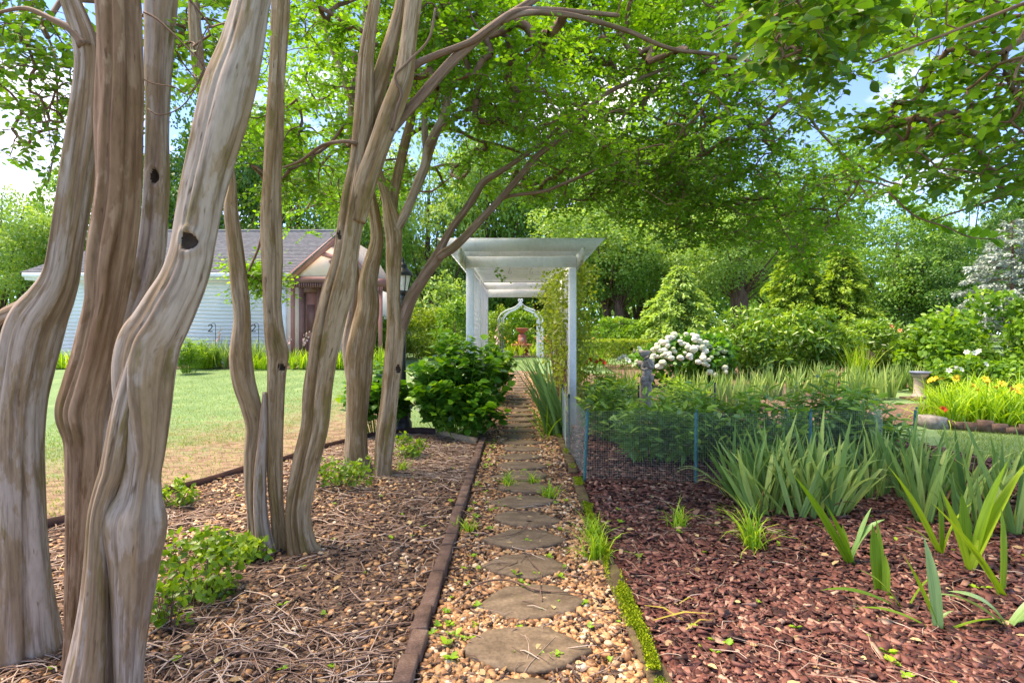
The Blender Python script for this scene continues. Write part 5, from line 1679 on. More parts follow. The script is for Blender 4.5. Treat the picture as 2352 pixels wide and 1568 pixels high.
# red and white lilies between the pergola and the statue
t = strap_clump('red_lily', 'red lilies flowering right of the pergola post', 'lily', X(1368, 11), 11, .25, 8, 8, .5, .02, 1.0, .3, 'daylily')
tp = [P(a_, b_, 10.9) for a_, b_ in ((1355, 829), (1376, 829), (1368, 834), (1384, 835), (1350, 836))]
for q in tp:
    flower(t, 'red', q, .07, (.8, rng.uniform(-.6, .6), rng.uniform(0, 6)))
stalks(t, tp)
t = strap_clump('white_lily', 'pale lilies flowering left of the stone statue', 'lily', X(1440, 10.9), 10.9, .25, 8, 8, .6, .02, .8, .25, 'daylily')
tp = [P(a_, b_, 10.8) for a_, b_ in ((1425, 827), (1434, 822), (1454, 809), (1466, 804), (1440, 830))]
for q in tp:
    flower(t, 'white', q, .07, (.9, rng.uniform(-.6, .6), rng.uniform(0, 6)))
stalks(t, tp)

# hibiscus-like blooms in the dark flowering bush and white roses
for nm, cl, pts_, d in (('laurel_bush.001', 'orange', ((2052, 752), (2068, 760), (2045, 749)), 13.7), ('rose_bush', 'white', ((2222, 810), (2236, 812), (2250, 808), (2195, 846), (2262, 838), (2180, 852), (2205, 850)), 10.1)):
    if nm in bpy.data.objects:
        for a_, b_ in pts_:
            flower(bpy.data.objects[nm], cl, P(a_, b_, d), .05, (1.1, rng.uniform(-.6, .6), rng.uniform(0, 6)))

# low azaleas and tufts in the left bed
GA = 'small azaleas in the left bed'
for lab, px, py, R, n, sd_ in (('small azalea with bright young leaves right of the nearest crape myrtle', 475, 1372, (.26, .2, .17), 800, 1),
                               ('little azalea sprout at the foot of the second crape myrtle', 590, 1282, (.10, .08, .08), 170, 6),
                               ('little azalea tuft near the steel edging behind the nearest trunk', 405, 1165, (.15, .12, .11), 280, 2),
                               ('sparse azalea between the second and third crape myrtles', 785, 1120, (.26, .2, .17), 480, 3),
                               ('low rounded azalea right of the third crape myrtle', 940, 1052, (.2, .16, .13), 380, 4),
                               ('azalea sprig hugging the base of the nearest trunk', 385, 1445, (.07, .07, .11), 110, 5)):
    d = CAM_H * FPX / (py - 769)
    bush('azalea', lab, 'azalea', (X(px, d), d), R, n, .042, 'azalea', 840 + sd_, LEAF_T, 22, .42, GA, 22, .4, .5, .0035)

GT = 'grassy tufts on the path'
for lab, px, py, n, L in (('green grassy tuft over the mossy bricks beside the third nearest stone', 1368, 1285, 26, .2), ('second grassy tuft on the mossy bricks just behind the larger one', 1362, 1240, 18, .18),
                          ('striped tuft across the front of a mid path stone on the left', 1168, 1118, 14, .15), ('striped tuft at the right end of a mid path stone', 1262, 1146, 16, .15),
                          ('small tuft right of the mid path stones by the moss', 1225, 1112, 10, .13), ('tiny tuft beside the brown brick edging on the pebbles', 1072, 1222, 10, .11),
                          ('tuft of narrow blades in the mulch in front of the broad iris clump', 1730, 1262, 26, .3), ('second tuft of narrow blades left of that iris clump', 1560, 1212, 12, .2),
                          ('thin sprig of blades in the bed beside the low rounded azalea', 925, 1082, 12, .14)):
    d = CAM_H * FPX / (py - 769)
    t = thing('grass_tuft', lab, 'grass', (X(px, d), d, .01), GT if 'mulch' not in lab and 'bed' not in lab and 'iris' not in lab else 'grassy tufts in the beds')
    V, F, tn = blades(np.tile([[X(px, d), d, .008]], (n, 1)), 3, L * 1.1, .008, 2.0, .5)
    mesh('blades', V, F, M['daylily'], t, tint=tn, kind='stuff')

# tiny weeds: too many and small to count
wp = np.vstack([gen(55, .65, lambda y: .65 + y * .95, 2.0, 5.0, 1.3), gen(45, edge_x, -.55, 2.2, 7, 1.3), gen(110, -.4, .5, 2.3, 12, 1.6), gen(30, -.40, -.25, 2.5, 7)])
k = 6
q = np.repeat(wp, k, 0) + np.array([0, 0, .02])
az = rng.uniform(0, 6.28, len(q))
ld = np.stack([np.cos(az), np.sin(az), rng.uniform(.1, .8, len(q))], -1)
sz = np.repeat(rng.uniform(.016, .042, len(wp)), k) * rng.uniform(.6, 1.2, len(q))
V, F = stamp(LEAF_T, LEAF_F, q, axes(ld, np.tile([[0, 0, 1.0]], (len(q), 1)), sz))
tagit(mesh('weeds', V, F, M['weed'], tint=np.repeat(rng.uniform(0, 1, len(q)), 6), kind='stuff'), 'tiny green seedlings dotted over the path and beds', 'weeds')
# fallen leaves
fp = np.vstack([gen(150, .65, lambda y: .65 + y * .95, 1.9, 5.2, 1.3), gen(90, -.4, .5, 2.0, 7, 1.4), gen(380, edge_x, -.55, 1.9, 7, 1.3)])
fp[:, 2] += .028
az = rng.uniform(0, 6.28, len(fp))
V, F = stamp(LEAF_T, LEAF_F, fp, axes(np.stack([np.cos(az), np.sin(az), rng.normal(0, .2, len(fp))], -1), np.array([0, 0, 1.0]) + rng.normal(0, .35, fp.shape), rng.uniform(.025, .06, len(fp))))
tagit(mesh('fallen_leaves', V, F, M['dry'], tint=np.repeat(rng.uniform(0, 1, len(fp)), 6), kind='stuff'), 'curled dry leaves scattered over the path and beds', 'leaves')
# yellowed flopped blades by the mossy bricks
t = thing('yellowed_plant', 'yellowed strap leaves lying on the mulch right of the mossy bricks', 'leaves', (.95, 2.6, .02))
for a_, b_, w_ in (((1480, 1405), (1570, 1440), .007), ((1500, 1440), (1640, 1425), .007), ((1560, 1400), (1605, 1395), .005), ((1575, 1462), (1640, 1440), .005)):
    p0, p1 = [np.array([X(px, CAM_H * FPX / (py - 769)), CAM_H * FPX / (py - 769), .035]) for px, py in (a_, b_)]
    m_ = (p0 + p1) / 2 + np.array([0, 0, .025])
    sd_ = norm(np.cross(p1 - p0, [[0, 0, 1.0]]))[0] * w_
    V = np.array([p0 - sd_ * .5, p0 + sd_ * .5, m_ - sd_, m_ + sd_, p1 - sd_ * .15, p1 + sd_ * .15])
    mesh('leaf', V, np.array([(0, 1, 3, 2), (2, 3, 5, 4)]), M['yellowed'], t)

# lawn blades
lb = np.vstack([gen(70000, lambda y: -2.6 - y * .55, lambda y: np.where(y < 7.8, edge_x(y) - .03, -.75 - .06 * y), 3.2, 16.8, 1.2), gen(16000, lambda y: .62 * y + 1.2, lambda y: y * .95, 6.2, 12.5), gen(6000, -.7, .7, 16, 21.5)])
bare = (lb[:, 1] - 1.9 * lb[:, 0] + 3 * wob(61, lb * np.array([1, 1, 0]), 1.6) < 16.6) & (lb[:, 0] < -1.9)
lb = lb[~bare | (rng.uniform(0, 1, len(lb)) < .32)]
lb[:, 2] -= .03
n = len(lb)
ld = np.array([0, 0, 1.0]) + rng.normal(0, .45, (n, 3)) * np.array([1, 1, .1])
V, F = stamp(TRI_T, TRI_F, lb, axes(ld, rand_dirs(n), np.stack([np.full(n, .007), rng.uniform(.02, .045, n), np.full(n, .02)], -1)))
tagit(mesh('grass', V, F, M['grass'], tint=np.repeat(rng.uniform(0, 1, n), 3), kind='stuff'), 'short mown lawn grass', 'grass')


# ------------------------------------------------------------------ pergola
GH = lambda y: float(hgt(y))
PX0, PX1, PY0, PY1 = -.735, .845, 8.4, 12.5
pg = thing('pergola', 'white wooden pergola spanning the stepping stone path with square posts and lattice sides', 'pergola', (.05, 8.4, GH(8.4)))
TOPZ = 2.43
for y in (PY0, 10.1, PY1):
    for x in (PX0, PX1):
        o = box('post', (x - .055, x + .055, y - .055, y + .055, GH(y) - .1, TOPZ + (0 if y in (PY0, PY1) else .0)), M['white'], pg, .006)
for x in (PX0 - .08, PX1 + .08):                         # side beams bolted outside the posts, with angle-cut tails
    prof = [(PY0 - .74, TOPZ + .198), (PY0 - .74, TOPZ + .09), (PY0 - .50, TOPZ - .005), (PY1 + .3, TOPZ - .005), (PY1 + .52, TOPZ + .09), (PY1 + .52, TOPZ + .198)]
    V = np.array([(x + s * .022, y, z) for s in (-1, 1) for y, z in prof])
    n = len(prof)
    F4 = np.array([(k, (k + 1) % n, (k + 1) % n + n, k + n) for k in range(n)])
    F6 = np.array([tuple(range(n - 1, -1, -1)), tuple(range(n, 2 * n))])
    mesh('side_beam', V, [F4, F6], M['shaded_white'], pg)
box('front_beam', (PX0 - .055, PX1 + .055, PY0 - .097, PY0 - .058, TOPZ + .0, TOPZ + .165), M['white'], pg, .004)
box('back_beam', (PX0 - .055, PX1 + .055, PY1 - .02, PY1 + .02, TOPZ + .004, TOPZ + .165), M['white'], pg, .004)
box('back_board', (PX0 + .065, PX1 - .065, PY1 - .062, PY1 - .03, TOPZ - .17, TOPZ + .0), M['white'], pg, .004)
xm = (PX0 + PX1) / 2
for k in range(11):
    y = 8.02 + .47 * k
    V = np.array([(xm + sx * (1.24 if z else 1.05), y + sy * .02, TOPZ + .203 + z * .19) for sy in (-1, 1) for z in (0, 1) for sx in (-1, 1)])
    mesh('rafter', V, np.array([(0, 1, 3, 2), (4, 6, 7, 5), (0, 4, 5, 1), (2, 3, 7, 6), (0, 2, 6, 4), (1, 5, 7, 3)]), M['white'], pg)
for x in (PX0, PX1):                                     # diagonal lattice between the posts
    for ya, yb in ((PY0 + .08, 10.02), (10.18, PY1 - .08)):
        A0, B0 = [], []
        z0, z1 = GH(ya) + .1, TOPZ - .03
        for s, off in ((1, .008), (-1, -.008)):
            for c in np.arange(-3.0, 3.4, .16):
                pts_ = []
                for yy in (ya, yb):
                    pts_.append((yy, c + s * (yy - (ya + yb) / 2) + 1.3))
                (y0_, q0), (y1_, q1) = pts_
                def cl(zt):
                    return y0_ + (zt - q0) / (q1 - q0) * (y1_ - y0_)
                lo, hi = sorted((cl(z0), cl(z1)))
                lo, hi = max(lo, ya), min(hi, yb)
                if hi - lo > .04:
                    zf = lambda yy: q0 + (yy - y0_) / (y1_ - y0_) * (q1 - q0)
                    A0.append((x + off, lo, zf(lo)))
                    B0.append((x + off, hi, zf(hi)))
        V, F = sticks(np.array(A0), np.array(B0), .018, .018, 4)
        Vc = V.copy()
        Vc[:, 0] = x + (V[:, 0] - x) * .8
        mesh('lattice', Vc, F, M['white'], pg, kind='stuff')
        for zz_ in (z0, z1):
            box('lattice_rail', (x - .02, x + .02, ya, yb, zz_ - .02, zz_ + .02), M['white'], pg)
for px in (1494 / 1.2755, 1556 / 1.2755):                # two screw hooks under the front beam
    c = P(px, 617, 8.32)
    a_ = np.linspace(math.pi / 2, math.pi / 2 + 5.2, 14)
    pts_ = [(c[0], c[1], TOPZ + .003), (c[0], c[1], c[2] - .03)] + [(c[0] + .022 * math.cos(t_), c[1], c[2] - .052 + .022 * math.sin(t_)) for t_ in a_]
    V, F = simple_tube(pts_, .004, 6, 40)
    mesh('hook', V, F, M['grey_stone'], pg, smooth=True)

# vine on the right side of the pergola
vn = thing('climbing_vine', 'climbing vine covering the lattice on the right side of the pergola', 'climber', (.8, 10, GH(10)))
n = 11500
y = 8.6 + 3.9 * rng.uniform(0, 1, n) ** .9
z = GH(10) + .15 + 2.35 * rng.uniform(0, 1, n) ** .75
th_ = .12 + .13 * (.5 + .5 * wob(91, np.stack([y * 0, y, z], -1), 3)) + .10 * (z > 1.3)
x = .86 + rng.normal(0, 1, n) * th_ * .7 + .06
q = np.stack([x, y, z], -1)
keep = wob(93, q, 3.4) > -.2
q = q[keep]
ext = np.stack([.95 + rng.normal(0, .25, 1500), rng.uniform(9.2, 11.5, 1500), GH(10) + rng.uniform(.2, 1.6, 1500)], -1)
q = np.vstack([q, ext])
V, F = stamp(LEAF_T, LEAF_F, q, axes(rand_dirs(len(q)) + np.array([0, 0, -.4]), rand_dirs(len(q)) + np.array([0, -.3, .5]), rng.uniform(.045, .085, len(q))))
mesh('foliage', V, F, M['vine'], vn, tint=np.repeat(np.clip(.2 + .5 * rng.uniform(0, 1, len(q)) + .2 * wob(95, q, 2), 0, 1), 6), kind='stuff')
A0 = np.stack([.83 + rng.normal(0, .05, 40), rng.uniform(8.8, 12.3, 40), np.full(40, GH(10) - .05)], -1)
B0 = A0 + np.stack([rng.normal(0, .1, 40), rng.normal(0, .4, 40), rng.uniform(.8, 2.2, 40)], -1)
V, F = sticks(A0, B0, .012, .005, 5)
mesh('stems', V, F, M['twig'], vn, kind='stuff')
t = thing('vine_sprig', 'small leafy sprig dangling below the front beam of the pergola', 'climber', (X(1150, 8.38), 8.38, TOPZ))
sp_ = np.array([P(1138, 616, 8.37), P(1142, 626, 8.36), P(1150, 636, 8.36), P(1160, 645, 8.36)])
V, F = simple_tube(sp_, .003, 5)
mesh('stem', V, F, M['twig'], t, smooth=True)
q = np.repeat(sp_, 5, 0) + rng.normal(0, .04, (20, 3))
V, F = stamp(LEAF_T, LEAF_F, q, axes(rand_dirs(20), rand_dirs(20) + np.array([0, -.5, .5]), rng.uniform(.05, .075, 20)))
mesh('leaves', V, F, M['shrub'], t, tint=np.repeat(rng.uniform(0, .6, 20), 6), kind='stuff')

# ------------------------------------------------------------------ white metal arch
AY = 21.0
ag = GH(AY)
ar = thing('garden_arch', 'white metal garden arch with pointed top framing the fountain', 'arch', (X(1195, AY), AY, ag))
ax_ = X(1195.5, AY)


def arch_curve(hw, spring, peak, n=14):
    pts_ = []
    for k in range(n + 1):
        s = k / n
        # ogee: rounded shoulder then a concave sweep to the point
        if s < .62:
            a_ = s / .62 * math.radians(64)
            pts_.append((hw * math.cos(a_), spring + (peak - spring) * .62 * math.sin(a_) / math.sin(math.radians(64))))
        else:
            u = (s - .62) / .38
            x0, z0 = hw * math.cos(math.radians(64)), spring + (peak - spring) * .62
            pts_.append((x0 * (1 - u) ** 1.25, z0 + (peak - z0) * (u ** 1.7 * .75 + u * .25)))
    return pts_


sprz = 1.4 + (769 - 737) / FPX * AY
for yy in (AY - .22, AY + .22):
    for hw, pk, nm in ((.645, 1.4 + 70 / FPX * AY, 'hoop'), (.70, 1.4 + 73 / FPX * AY, 'hoop'), (.86, 1.4 + 77 / FPX * AY, 'hoop')):
        cv = arch_curve(hw, sprz, pk)
        pts_ = [(ax_ - x_, yy, z_) for x_, z_ in cv] + [(ax_ + x_, yy, z_) for x_, z_ in cv[::-1][1:]]
        pts_ = [(ax_ - hw, yy, ag)] + pts_ + [(ax_ + hw, yy, ag)]
        V, F = simple_tube(pts_, .016 if hw != .70 else .01, 6, 90)
        mesh(nm, V, F, M['white'], ar, smooth=True)
    for sx in (-1, 1):
        for xx in (.73, .80):
            V, F = sticks(np.array([(ax_ + sx * xx, yy, ag)]), np.array([(ax_ + sx * xx, yy, sprz + .1)]), .009, .009, 6)
            mesh('bar', V, F, M['white'], ar)
        zs = np.arange(ag + .15, sprz, .22)
        V, F = sticks(np.array([(ax_ + sx * .645, yy, z_) for z_ in zs]), np.array([(ax_ + sx * .86, yy, z_ + (.08 if i % 2 else 0)) for i, z_ in enumerate(zs)]), .009, .009, 5)
        mesh('rungs', V, F, M['white'], ar, kind='stuff')
        pk = 1.4 + 77 / FPX * AY
        a_ = np.linspace(0, 5.2, 16)
        pts_ = [(ax_ + sx * (.006 + .05 - .05 * math.cos(t_) * (1 - t_ / 9)), yy, pk - .02 + .055 * math.sin(t_) * (1 - t_ / 9) + .05) for t_ in a_]
        V, F = simple_tube([(ax_ + sx * .006, yy, pk - .12)] + pts_, .012, 6, 40)
        mesh('scroll', V, F, M['white'], ar, smooth=True)
zs = [(hw_, z_) for hw_, z_ in ((.86, ag + .5), (.86, ag + 1.0), (.86, sprz))]
A0 = np.array([(ax_ + sx * hw_, AY - .22, z_) for hw_, z_ in zs for sx in (-1, 1)])
V, F = sticks(A0, A0 + np.array([0, .44, 0]), .009, .009, 5)
mesh('cross_ties', V, F, M['white'], ar, kind='stuff')

# ------------------------------------------------------------------ terracotta fountain
FY = 23.0
fg = GH(FY)
fx_ = X(1199.5, FY)
ft = thing('fountain', 'two tiered terracotta fountain seen through the white arch', 'fountain', (fx_, FY, fg))
V, F = lathe([(.0, 0), (.245, 0), (.25, .05), (.21, .08), (.20, .13), (.26, .17), (.36, .24), (.43, .33), (.455, .41), (.46, .43), (.49, .44), (.50, .475), (.46, .48), (.43, .42), (.2, .36), (0, .36)], 36, fx_, FY, fg)
mesh('basin', V, F, M['terracotta'], ft, smooth=True)
V, F = box_vf(fx_ - .17, fx_ + .17, FY - .17, FY + .17, fg + .36, fg + .80)
V[:, :2] = np.where((V[:, 2:3] > fg + .5), V[:, :2], (V[:, :2] - [fx_, FY]) * 1.12 + [fx_, FY])
mesh('pillar', V, F, M['terracotta'], ft)
V, F = lathe([(.29, .79), (.3, .83), (.24, .87), (.15, .92), (.08, .93)], 4, 0, 0, 0)
c45 = math.cos(math.pi / 4)
V = np.stack([fx_ + (V[:, 0] - V[:, 1]) * c45 * .85, FY + (V[:, 0] + V[:, 1]) * c45 * .85, fg + V[:, 2]], -1)
mesh('capital', V, F, M['terracotta'], ft)
V, F = lathe([(.07, .92), (.09, .95), (.15, .99), (.22, 1.05), (.245, 1.11), (.265, 1.12), (.27, 1.155), (.24, 1.16), (.2, 1.1), (0, 1.06)], 32, fx_, FY, fg)
mesh('upper_bowl', V, F, M['terracotta'], ft, smooth=True)
A_, r_ = [], np.linspace(0, 1, 15)
for k in range(8):
    a0 = -math.pi / 2 + (k - 4) * math.pi / 4
    pts_ = [(fx_ + (.445 - .05 * math.sin(math.pi * s)) * math.cos(a0 + s * math.pi / 4), FY + (.445 - .05 * math.sin(math.pi * s)) * math.sin(a0 + s * math.pi / 4), fg + .40 - .09 * math.sin(math.pi * s)) for s in r_]
    V, F = simple_tube(pts_, .016, 6, 20)
    mesh('garland', V, F, M['terracotta'], ft, smooth=True)
V, F = lathe([(0, 0), (.06, .0), (.075, .02), (.05, .045), (0, .05)], 14)
V = np.stack([fx_ + V[:, 0], FY - .172 - V[:, 2], fg + .66 + V[:, 1] * 1.3], -1)
mesh('face_relief', V, F, M['pink_stone'], ft, smooth=True)
# brick border between the lawn and the fountain bed
bb = thing('brick_border', 'line of pinkish bricks between the lawn and the fountain', 'edging', (fx_, 21.5, GH(21.5)))
for k in range(16):
    box('brick', (-.95 + .21 * k, -.755 + .21 * k, 21.35, 21.46, GH(21.4) - .04, GH(21.4) + .05 + .006 * (k % 3)), M['brick'], bb, .006)

# far flowers around the fountain and arch
for lab, px, d, cl, n_ in (('orange daylilies to the right of the fountain', 1245, 22.3, 'orange', 9), ('yellow daylilies left of the fountain under the arch', 1165, 22.6, 'yellow', 6),
                           ('orange daylilies behind the low hedge right of the pergola', 1352, 18.4, 'orange', 6)):
    t = strap_clump('daylily', lab, 'daylily', X(px, d), d, .6, 14, 10, .6, .025, 1.2, .35, 'daylily')
    tp = [P(px + rng.uniform(-24, 24), 780 + rng.uniform(-8, 8), d - .2) for _ in range(n_)]
    for q in tp:
        flower(t, cl, q, .075, (.8, rng.uniform(-.6, .6), rng.uniform(0, 6)))
    stalks(t, tp)


def spike(name, label, px, py0, py1, d, colour, lean=0.0, n=14):
    b_ = np.array([X(px, d), d, GH(d)])
    t = thing(name, label, 'flower', b_)
    p0, p1 = P(px, py0, d), P(px + lean, py1, d)
    V, F = sticks(np.array([b_, p0]), np.array([p0, p1]), .006, .004, 5)
    mesh('stalk', V, F, M['daylily'], t, tint=np.full(len(V), .3), kind='stuff')
    for k in range(n):
        s = k / (n - 1)
        q = p0 + (p1 - p0) * s + np.array([rng.normal(0, .03), rng.normal(0, .03), 0])
        flower(t, colour, q, .042 * (1.15 - .7 * s), (1.2, rng.uniform(-.8, .8), rng.uniform(0, 6)))


spike('foxglove', 'pink flower spike in front of the left pergola post', 1143, 792, 745, 13.5, 'pink')
spike('foxglove', 'pink flower spike between the lamp post and the pergola', 1094, 790, 762, 14.2, 'pink')
spike('gladiolus', 'pink gladiolus leaning beside the brown porch door', 695, 792, 760, 16.9, 'pink', 14)
spike('gladiolus', 'pink gladiolus in front of the white siding', 502, 782, 752, 17.3, 'pink', 4)
spike('gladiolus', 'pink gladiolus at the porch corner board', 664, 790, 772, 17.2, 'pink', -2, 8)

# ------------------------------------------------------------------ lamp post
LY = 8.05
lx = X(926, LY)
lg = GH(LY)
lp_ = thing('lamp_post', 'black cast iron lamp post with frosted lantern behind the third crape myrtle', 'lamp post', (lx, LY, lg))
V, F = lathe([(.13, -.05), (.13, .1), (.115, .13), (.10, .16), (.10, .5), (.115, .52), (.10, .56), (.07, .62), (.05, .68), (.043, .75), (.04, 1.6), (.055, 1.63), (.04, 1.66), (.036, 1.9), (.05, 1.93), (.055, 1.97), (.03, 2.0)], 20, lx, LY, lg)
mesh('post', V, F, M['black_iron'], lp_, smooth=True)
a_ = np.arange(10) * 2 * math.pi / 10
V, F = sticks(np.stack([lx + .1 * np.cos(a_), LY + .1 * np.sin(a_), np.full(10, lg + .17)], -1), np.stack([lx + .1 * np.cos(a_), LY + .1 * np.sin(a_), np.full(10, lg + .49)], -1), .014, .014, 6)
mesh('fluting', V, F, M['black_iron'], lp_, kind='stuff')
V, F = lathe([(.05, 2.0), (.075, 2.02), (.08, 2.04), (.07, 2.05)], 6, lx, LY, lg)
mesh('lantern_base', V, F, M['black_iron'], lp_)
V, F = lathe([(.07, 2.05), (.115, 2.27)], 6, lx, LY, lg)
mesh('lantern_glass', V, F, M['lamp_glass'], lp_)
A0 = np.stack([lx + .072 * np.cos(np.arange(6) * math.pi / 3), LY + .072 * np.sin(np.arange(6) * math.pi / 3), np.full(6, lg + 2.05)], -1)
B0 = np.stack([lx + .118 * np.cos(np.arange(6) * math.pi / 3), LY + .118 * np.sin(np.arange(6) * math.pi / 3), np.full(6, lg + 2.27)], -1)
V, F = sticks(A0, B0, .007, .007, 4)
mesh('lantern_frame', V, F, M['black_iron'], lp_, kind='stuff')
V, F = lathe([(.14, 2.265), (.145, 2.29), (.12, 2.33), (.08, 2.37), (.06, 2.40), (.065, 2.42), (.045, 2.45), (.02, 2.47), (.025, 2.49), (.012, 2.53), (0, 2.56)], 18, lx, LY, lg)
mesh('lantern_cap', V, F, M['black_iron'], lp_, smooth=True)
for sx in (-1, 1):                                       # scrolled ladder bracket
    a_ = np.linspace(0, 5.5, 22)
    pts_ = [(lx + sx * (.04 + .045 - .045 * math.cos(t_) * (1 - t_ / 11)), LY, lg + 1.83 + .05 * math.sin(t_) * (1 - t_ / 11)) for t_ in a_]
    V, F = simple_tube(pts_, .007, 6, 50)
    mesh('scroll', V, F, M['black_iron'], lp_, smooth=True)

# ------------------------------------------------------------------ statue: a weathered cherub bent over the top of a round pillar
SY = 8.9
sx_ = X(1484, SY)
sg = GH(SY)
st = thing('statue', 'weathered grey stone statue of a crouching cherub on a round pillar', 'statue', (sx_, SY, sg))
V, F = lathe([(.13, 0), (.13, .06), (.105, .1), (.095, .2), (.09, .55), (.1, .6), (.098, .64), (.07, .66), (.0, .66)], 20, sx_, SY, sg)
mesh('pillar', V, F, M['grey_stone'], st, smooth=True)
bmk = bpy.data.meshes.new('cherub')
joints = [((0, 0, .62), .085), ((.01, 0, .72), .088), ((.025, -.01, .83), .075), ((.03, -.03, .92), .066), ((.015, -.06, .98), .035),   # hips, belly, chest, shoulders, neck
          ((-.03, -.085, 1.03), .058),                                                                                                   # head
          ((.085, -.05, .9), .034), ((.09, -.1, .82), .028), ((.03, -.13, .86), .024), ((-.02, -.13, .96), .022),                       # right arm
          ((-.05, -.05, .91), .034), ((-.085, -.07, .82), .027), ((-.06, -.12, .80), .022), ((.0, -.13, .83), .02),                     # left arm
          ((.06, -.05, .64), .045), ((.075, -.1, .71), .04), ((.06, -.09, .6), .03),
          ((-.06, -.05, .64), .045), ((-.07, -.1, .70), .04), ((-.06, -.09, .6), .03)]
edges = [(0, 1), (1, 2), (2, 3), (3, 4), (4, 5), (3, 6), (6, 7), (7, 8), (8, 9), (3, 10), (10, 11), (11, 12), (12, 13), (0, 14), (14, 15), (15, 16), (0, 17), (17, 18), (18, 19)]
bmk.from_pydata([j[0] for j in joints], edges, [])
so = bpy.data.objects.new('cherub', bmk)
COL.objects.link(so)
so.parent = st
sk = so.modifiers.new('skin', 'SKIN')
for i, j in enumerate(joints):
    bmk.skin_vertices[0].data[i].radius = (j[1], j[1])
bmk.skin_vertices[0].data[0].use_root = True
sb = so.modifiers.new('sub', 'SUBSURF')
sb.levels = sb.render_levels = 2
dgx = bpy.context.evaluated_depsgraph_get()
me2 = bpy.data.meshes.new_from_object(so.evaluated_get(dgx))
so.modifiers.clear()
me2.materials.clear()
me2.materials.append(M['grey_stone'])
so.data = me2
for p_ in me2.polygons:
    p_.use_smooth = True
# wings and the block it leans on
V, F = stamp(np.vstack([LEAF_T, LEAF_T - np.array([0, 0, .08])]), np.array([(0, 1, 2, 3), (0, 3, 4, 5), (6, 9, 8, 7), (6, 11, 10, 9), (0, 6, 7, 1), (1, 7, 8, 2), (2, 8, 9, 3), (3, 9, 10, 4), (4, 10, 11, 5), (5, 11, 6, 0)]),
             np.array([(sx_ + .04, SY + .05, sg + .84), (sx_ - .02, SY + .05, sg + .84)]), axes(np.array([[.75, .5, .55], [-.6, .6, .6]]), np.array([[0, 1.0, 0], [0, 1.0, 0]]), np.array([.17, .17])))
o = mesh('wings', V, F, M['grey_stone'], st, kind='stuff')
V, F = lathe([(.045, 1.0), (.085, 1.04), (.10, 1.08), (.095, 1.11), (.0, 1.115)], 14, sx_ - .03, SY - .02, sg)
mesh('shell_bowl', V, F, M['grey_stone'], st, smooth=True)

# ------------------------------------------------------------------ pedestal, stone block, brick edging at the right
QY = 11.0
qx = X(2115, QY)
qg = GH(QY)
pd_ = thing('pedestal', 'round pinkish stone pedestal with a slate top standing on the lawn', 'pedestal', (qx, QY, qg))
V, F = box_vf(qx - .3, qx + .2, QY - .2, QY + .2, qg - .04, qg + .015)
mesh('footing', V, F, M['brick'], pd_)
V, F = lathe([(.0, .01), (.17, .01), (.17, .05), (.145, .07), (.125, .1), (.12, .36), (.13, .39), (.125, .41), (.14, .43), (.165, .46), (.165, .5), (.0, .5)], 24, qx, QY, qg)
mesh('shaft', V, F, M['pink_stone'], pd_, smooth=True)
V, F = lathe([(.0, .502), (.19, .502), (.195, .52), (.19, .54), (.0, .545)], 24, qx, QY, qg)
mesh('top_plate', V, F, M['slate'], pd_, smooth=False)
box_o = thing('stone_block', 'squared grey stone block at the end of the daylily bed edging', 'stone', (X(2135, 8.35), 8.35, GH(8.35)))
V, F = box_vf(X(2120, 8.35), X(2160, 8.35), 8.2, 8.5, GH(8.35) - .05, GH(8.35) + .15)
V += rng.normal(0, .012, V.shape)
mesh('block', V, F, M['grey_stone'], box_o)
de = thing('brick_edging', 'row of leaning reddish bricks holding the daylily bed', 'edging', (X(2250, 8), 8, GH(8)))
for k in range(15):
    d = 8.25 - .085 * k
    x0 = X(2165, 8.3) + .13 * k
    V, F = box_vf(-.092, .092, -.045, .045, 0, .13 + .03 * math.sin(k * 4.7))
    a_ = -.55
    V = np.stack([V[:, 0] * math.cos(a_) - V[:, 1] * math.sin(a_) + x0, V[:, 0] * math.sin(a_) + V[:, 1] * math.cos(a_) + d, V[:, 2] + GH(d) - .02 + .012 * math.sin(k * 2.3)], -1)
    mesh('brick', V, F, M['brick'], de)
bed_day = sheet('daylily_bed', lambda u, v: (X(2170, 8.3) + u * 4, 8.15 + v * 2.2), 5, 5, M['bed_base'], .0)

# ------------------------------------------------------------------ wire mesh fence on plastic posts
mf = thing('mesh_fence', 'low wire mesh fence on teal posts enclosing the peonies', 'fence', (.65, 5.2, 0))
ring = np.array([(.66, 5.22), (1.68, 5.16), (2.78, 5.2), (3.55, 5.3), (3.85, 5.9), (3.8, 8.0), (2.9, 8.05), (1.8, 8.0), (.63, 7.75), (.60, 6.6), (.66, 5.22)])
seg = np.linalg.norm(np.diff(ring, axis=0), axis=1)
cum = np.concatenate([[0], np.cumsum(seg)])
sp = .022
s = np.arange(0, cum[-1], sp)
rx_, ry_ = np.interp(s, cum, ring[:, 0]), np.interp(s, cum, ring[:, 1])
bow = .015 * np.sin(s * 6.1) + .012 * np.sin(s * 2.3 + 1)
hz = .66 + .012 * np.sin(s * 3.1)
lean = .03 * np.sin(s * 1.7)
base = np.stack([rx_ + bow * .5, ry_ + bow, hgt(ry_) + .005], -1)
topp = np.stack([rx_ + bow * .5 + lean * .4, ry_ + bow + lean, hgt(ry_) + hz], -1)
Va, Fa = sticks(base, topp,   .00048, .00048, 3)
parts = [(Va, Fa)]
for k in range(31):
    f = k / 30
    q = base + (topp - base) * f
    q = q[::3]
    parts.append(sticks(q[:-1], q[1:],   .00048, .00048, 3))
V, F = join(parts)
mesh('wire_mesh', V, F, M['wire'], mf, kind='stuff')
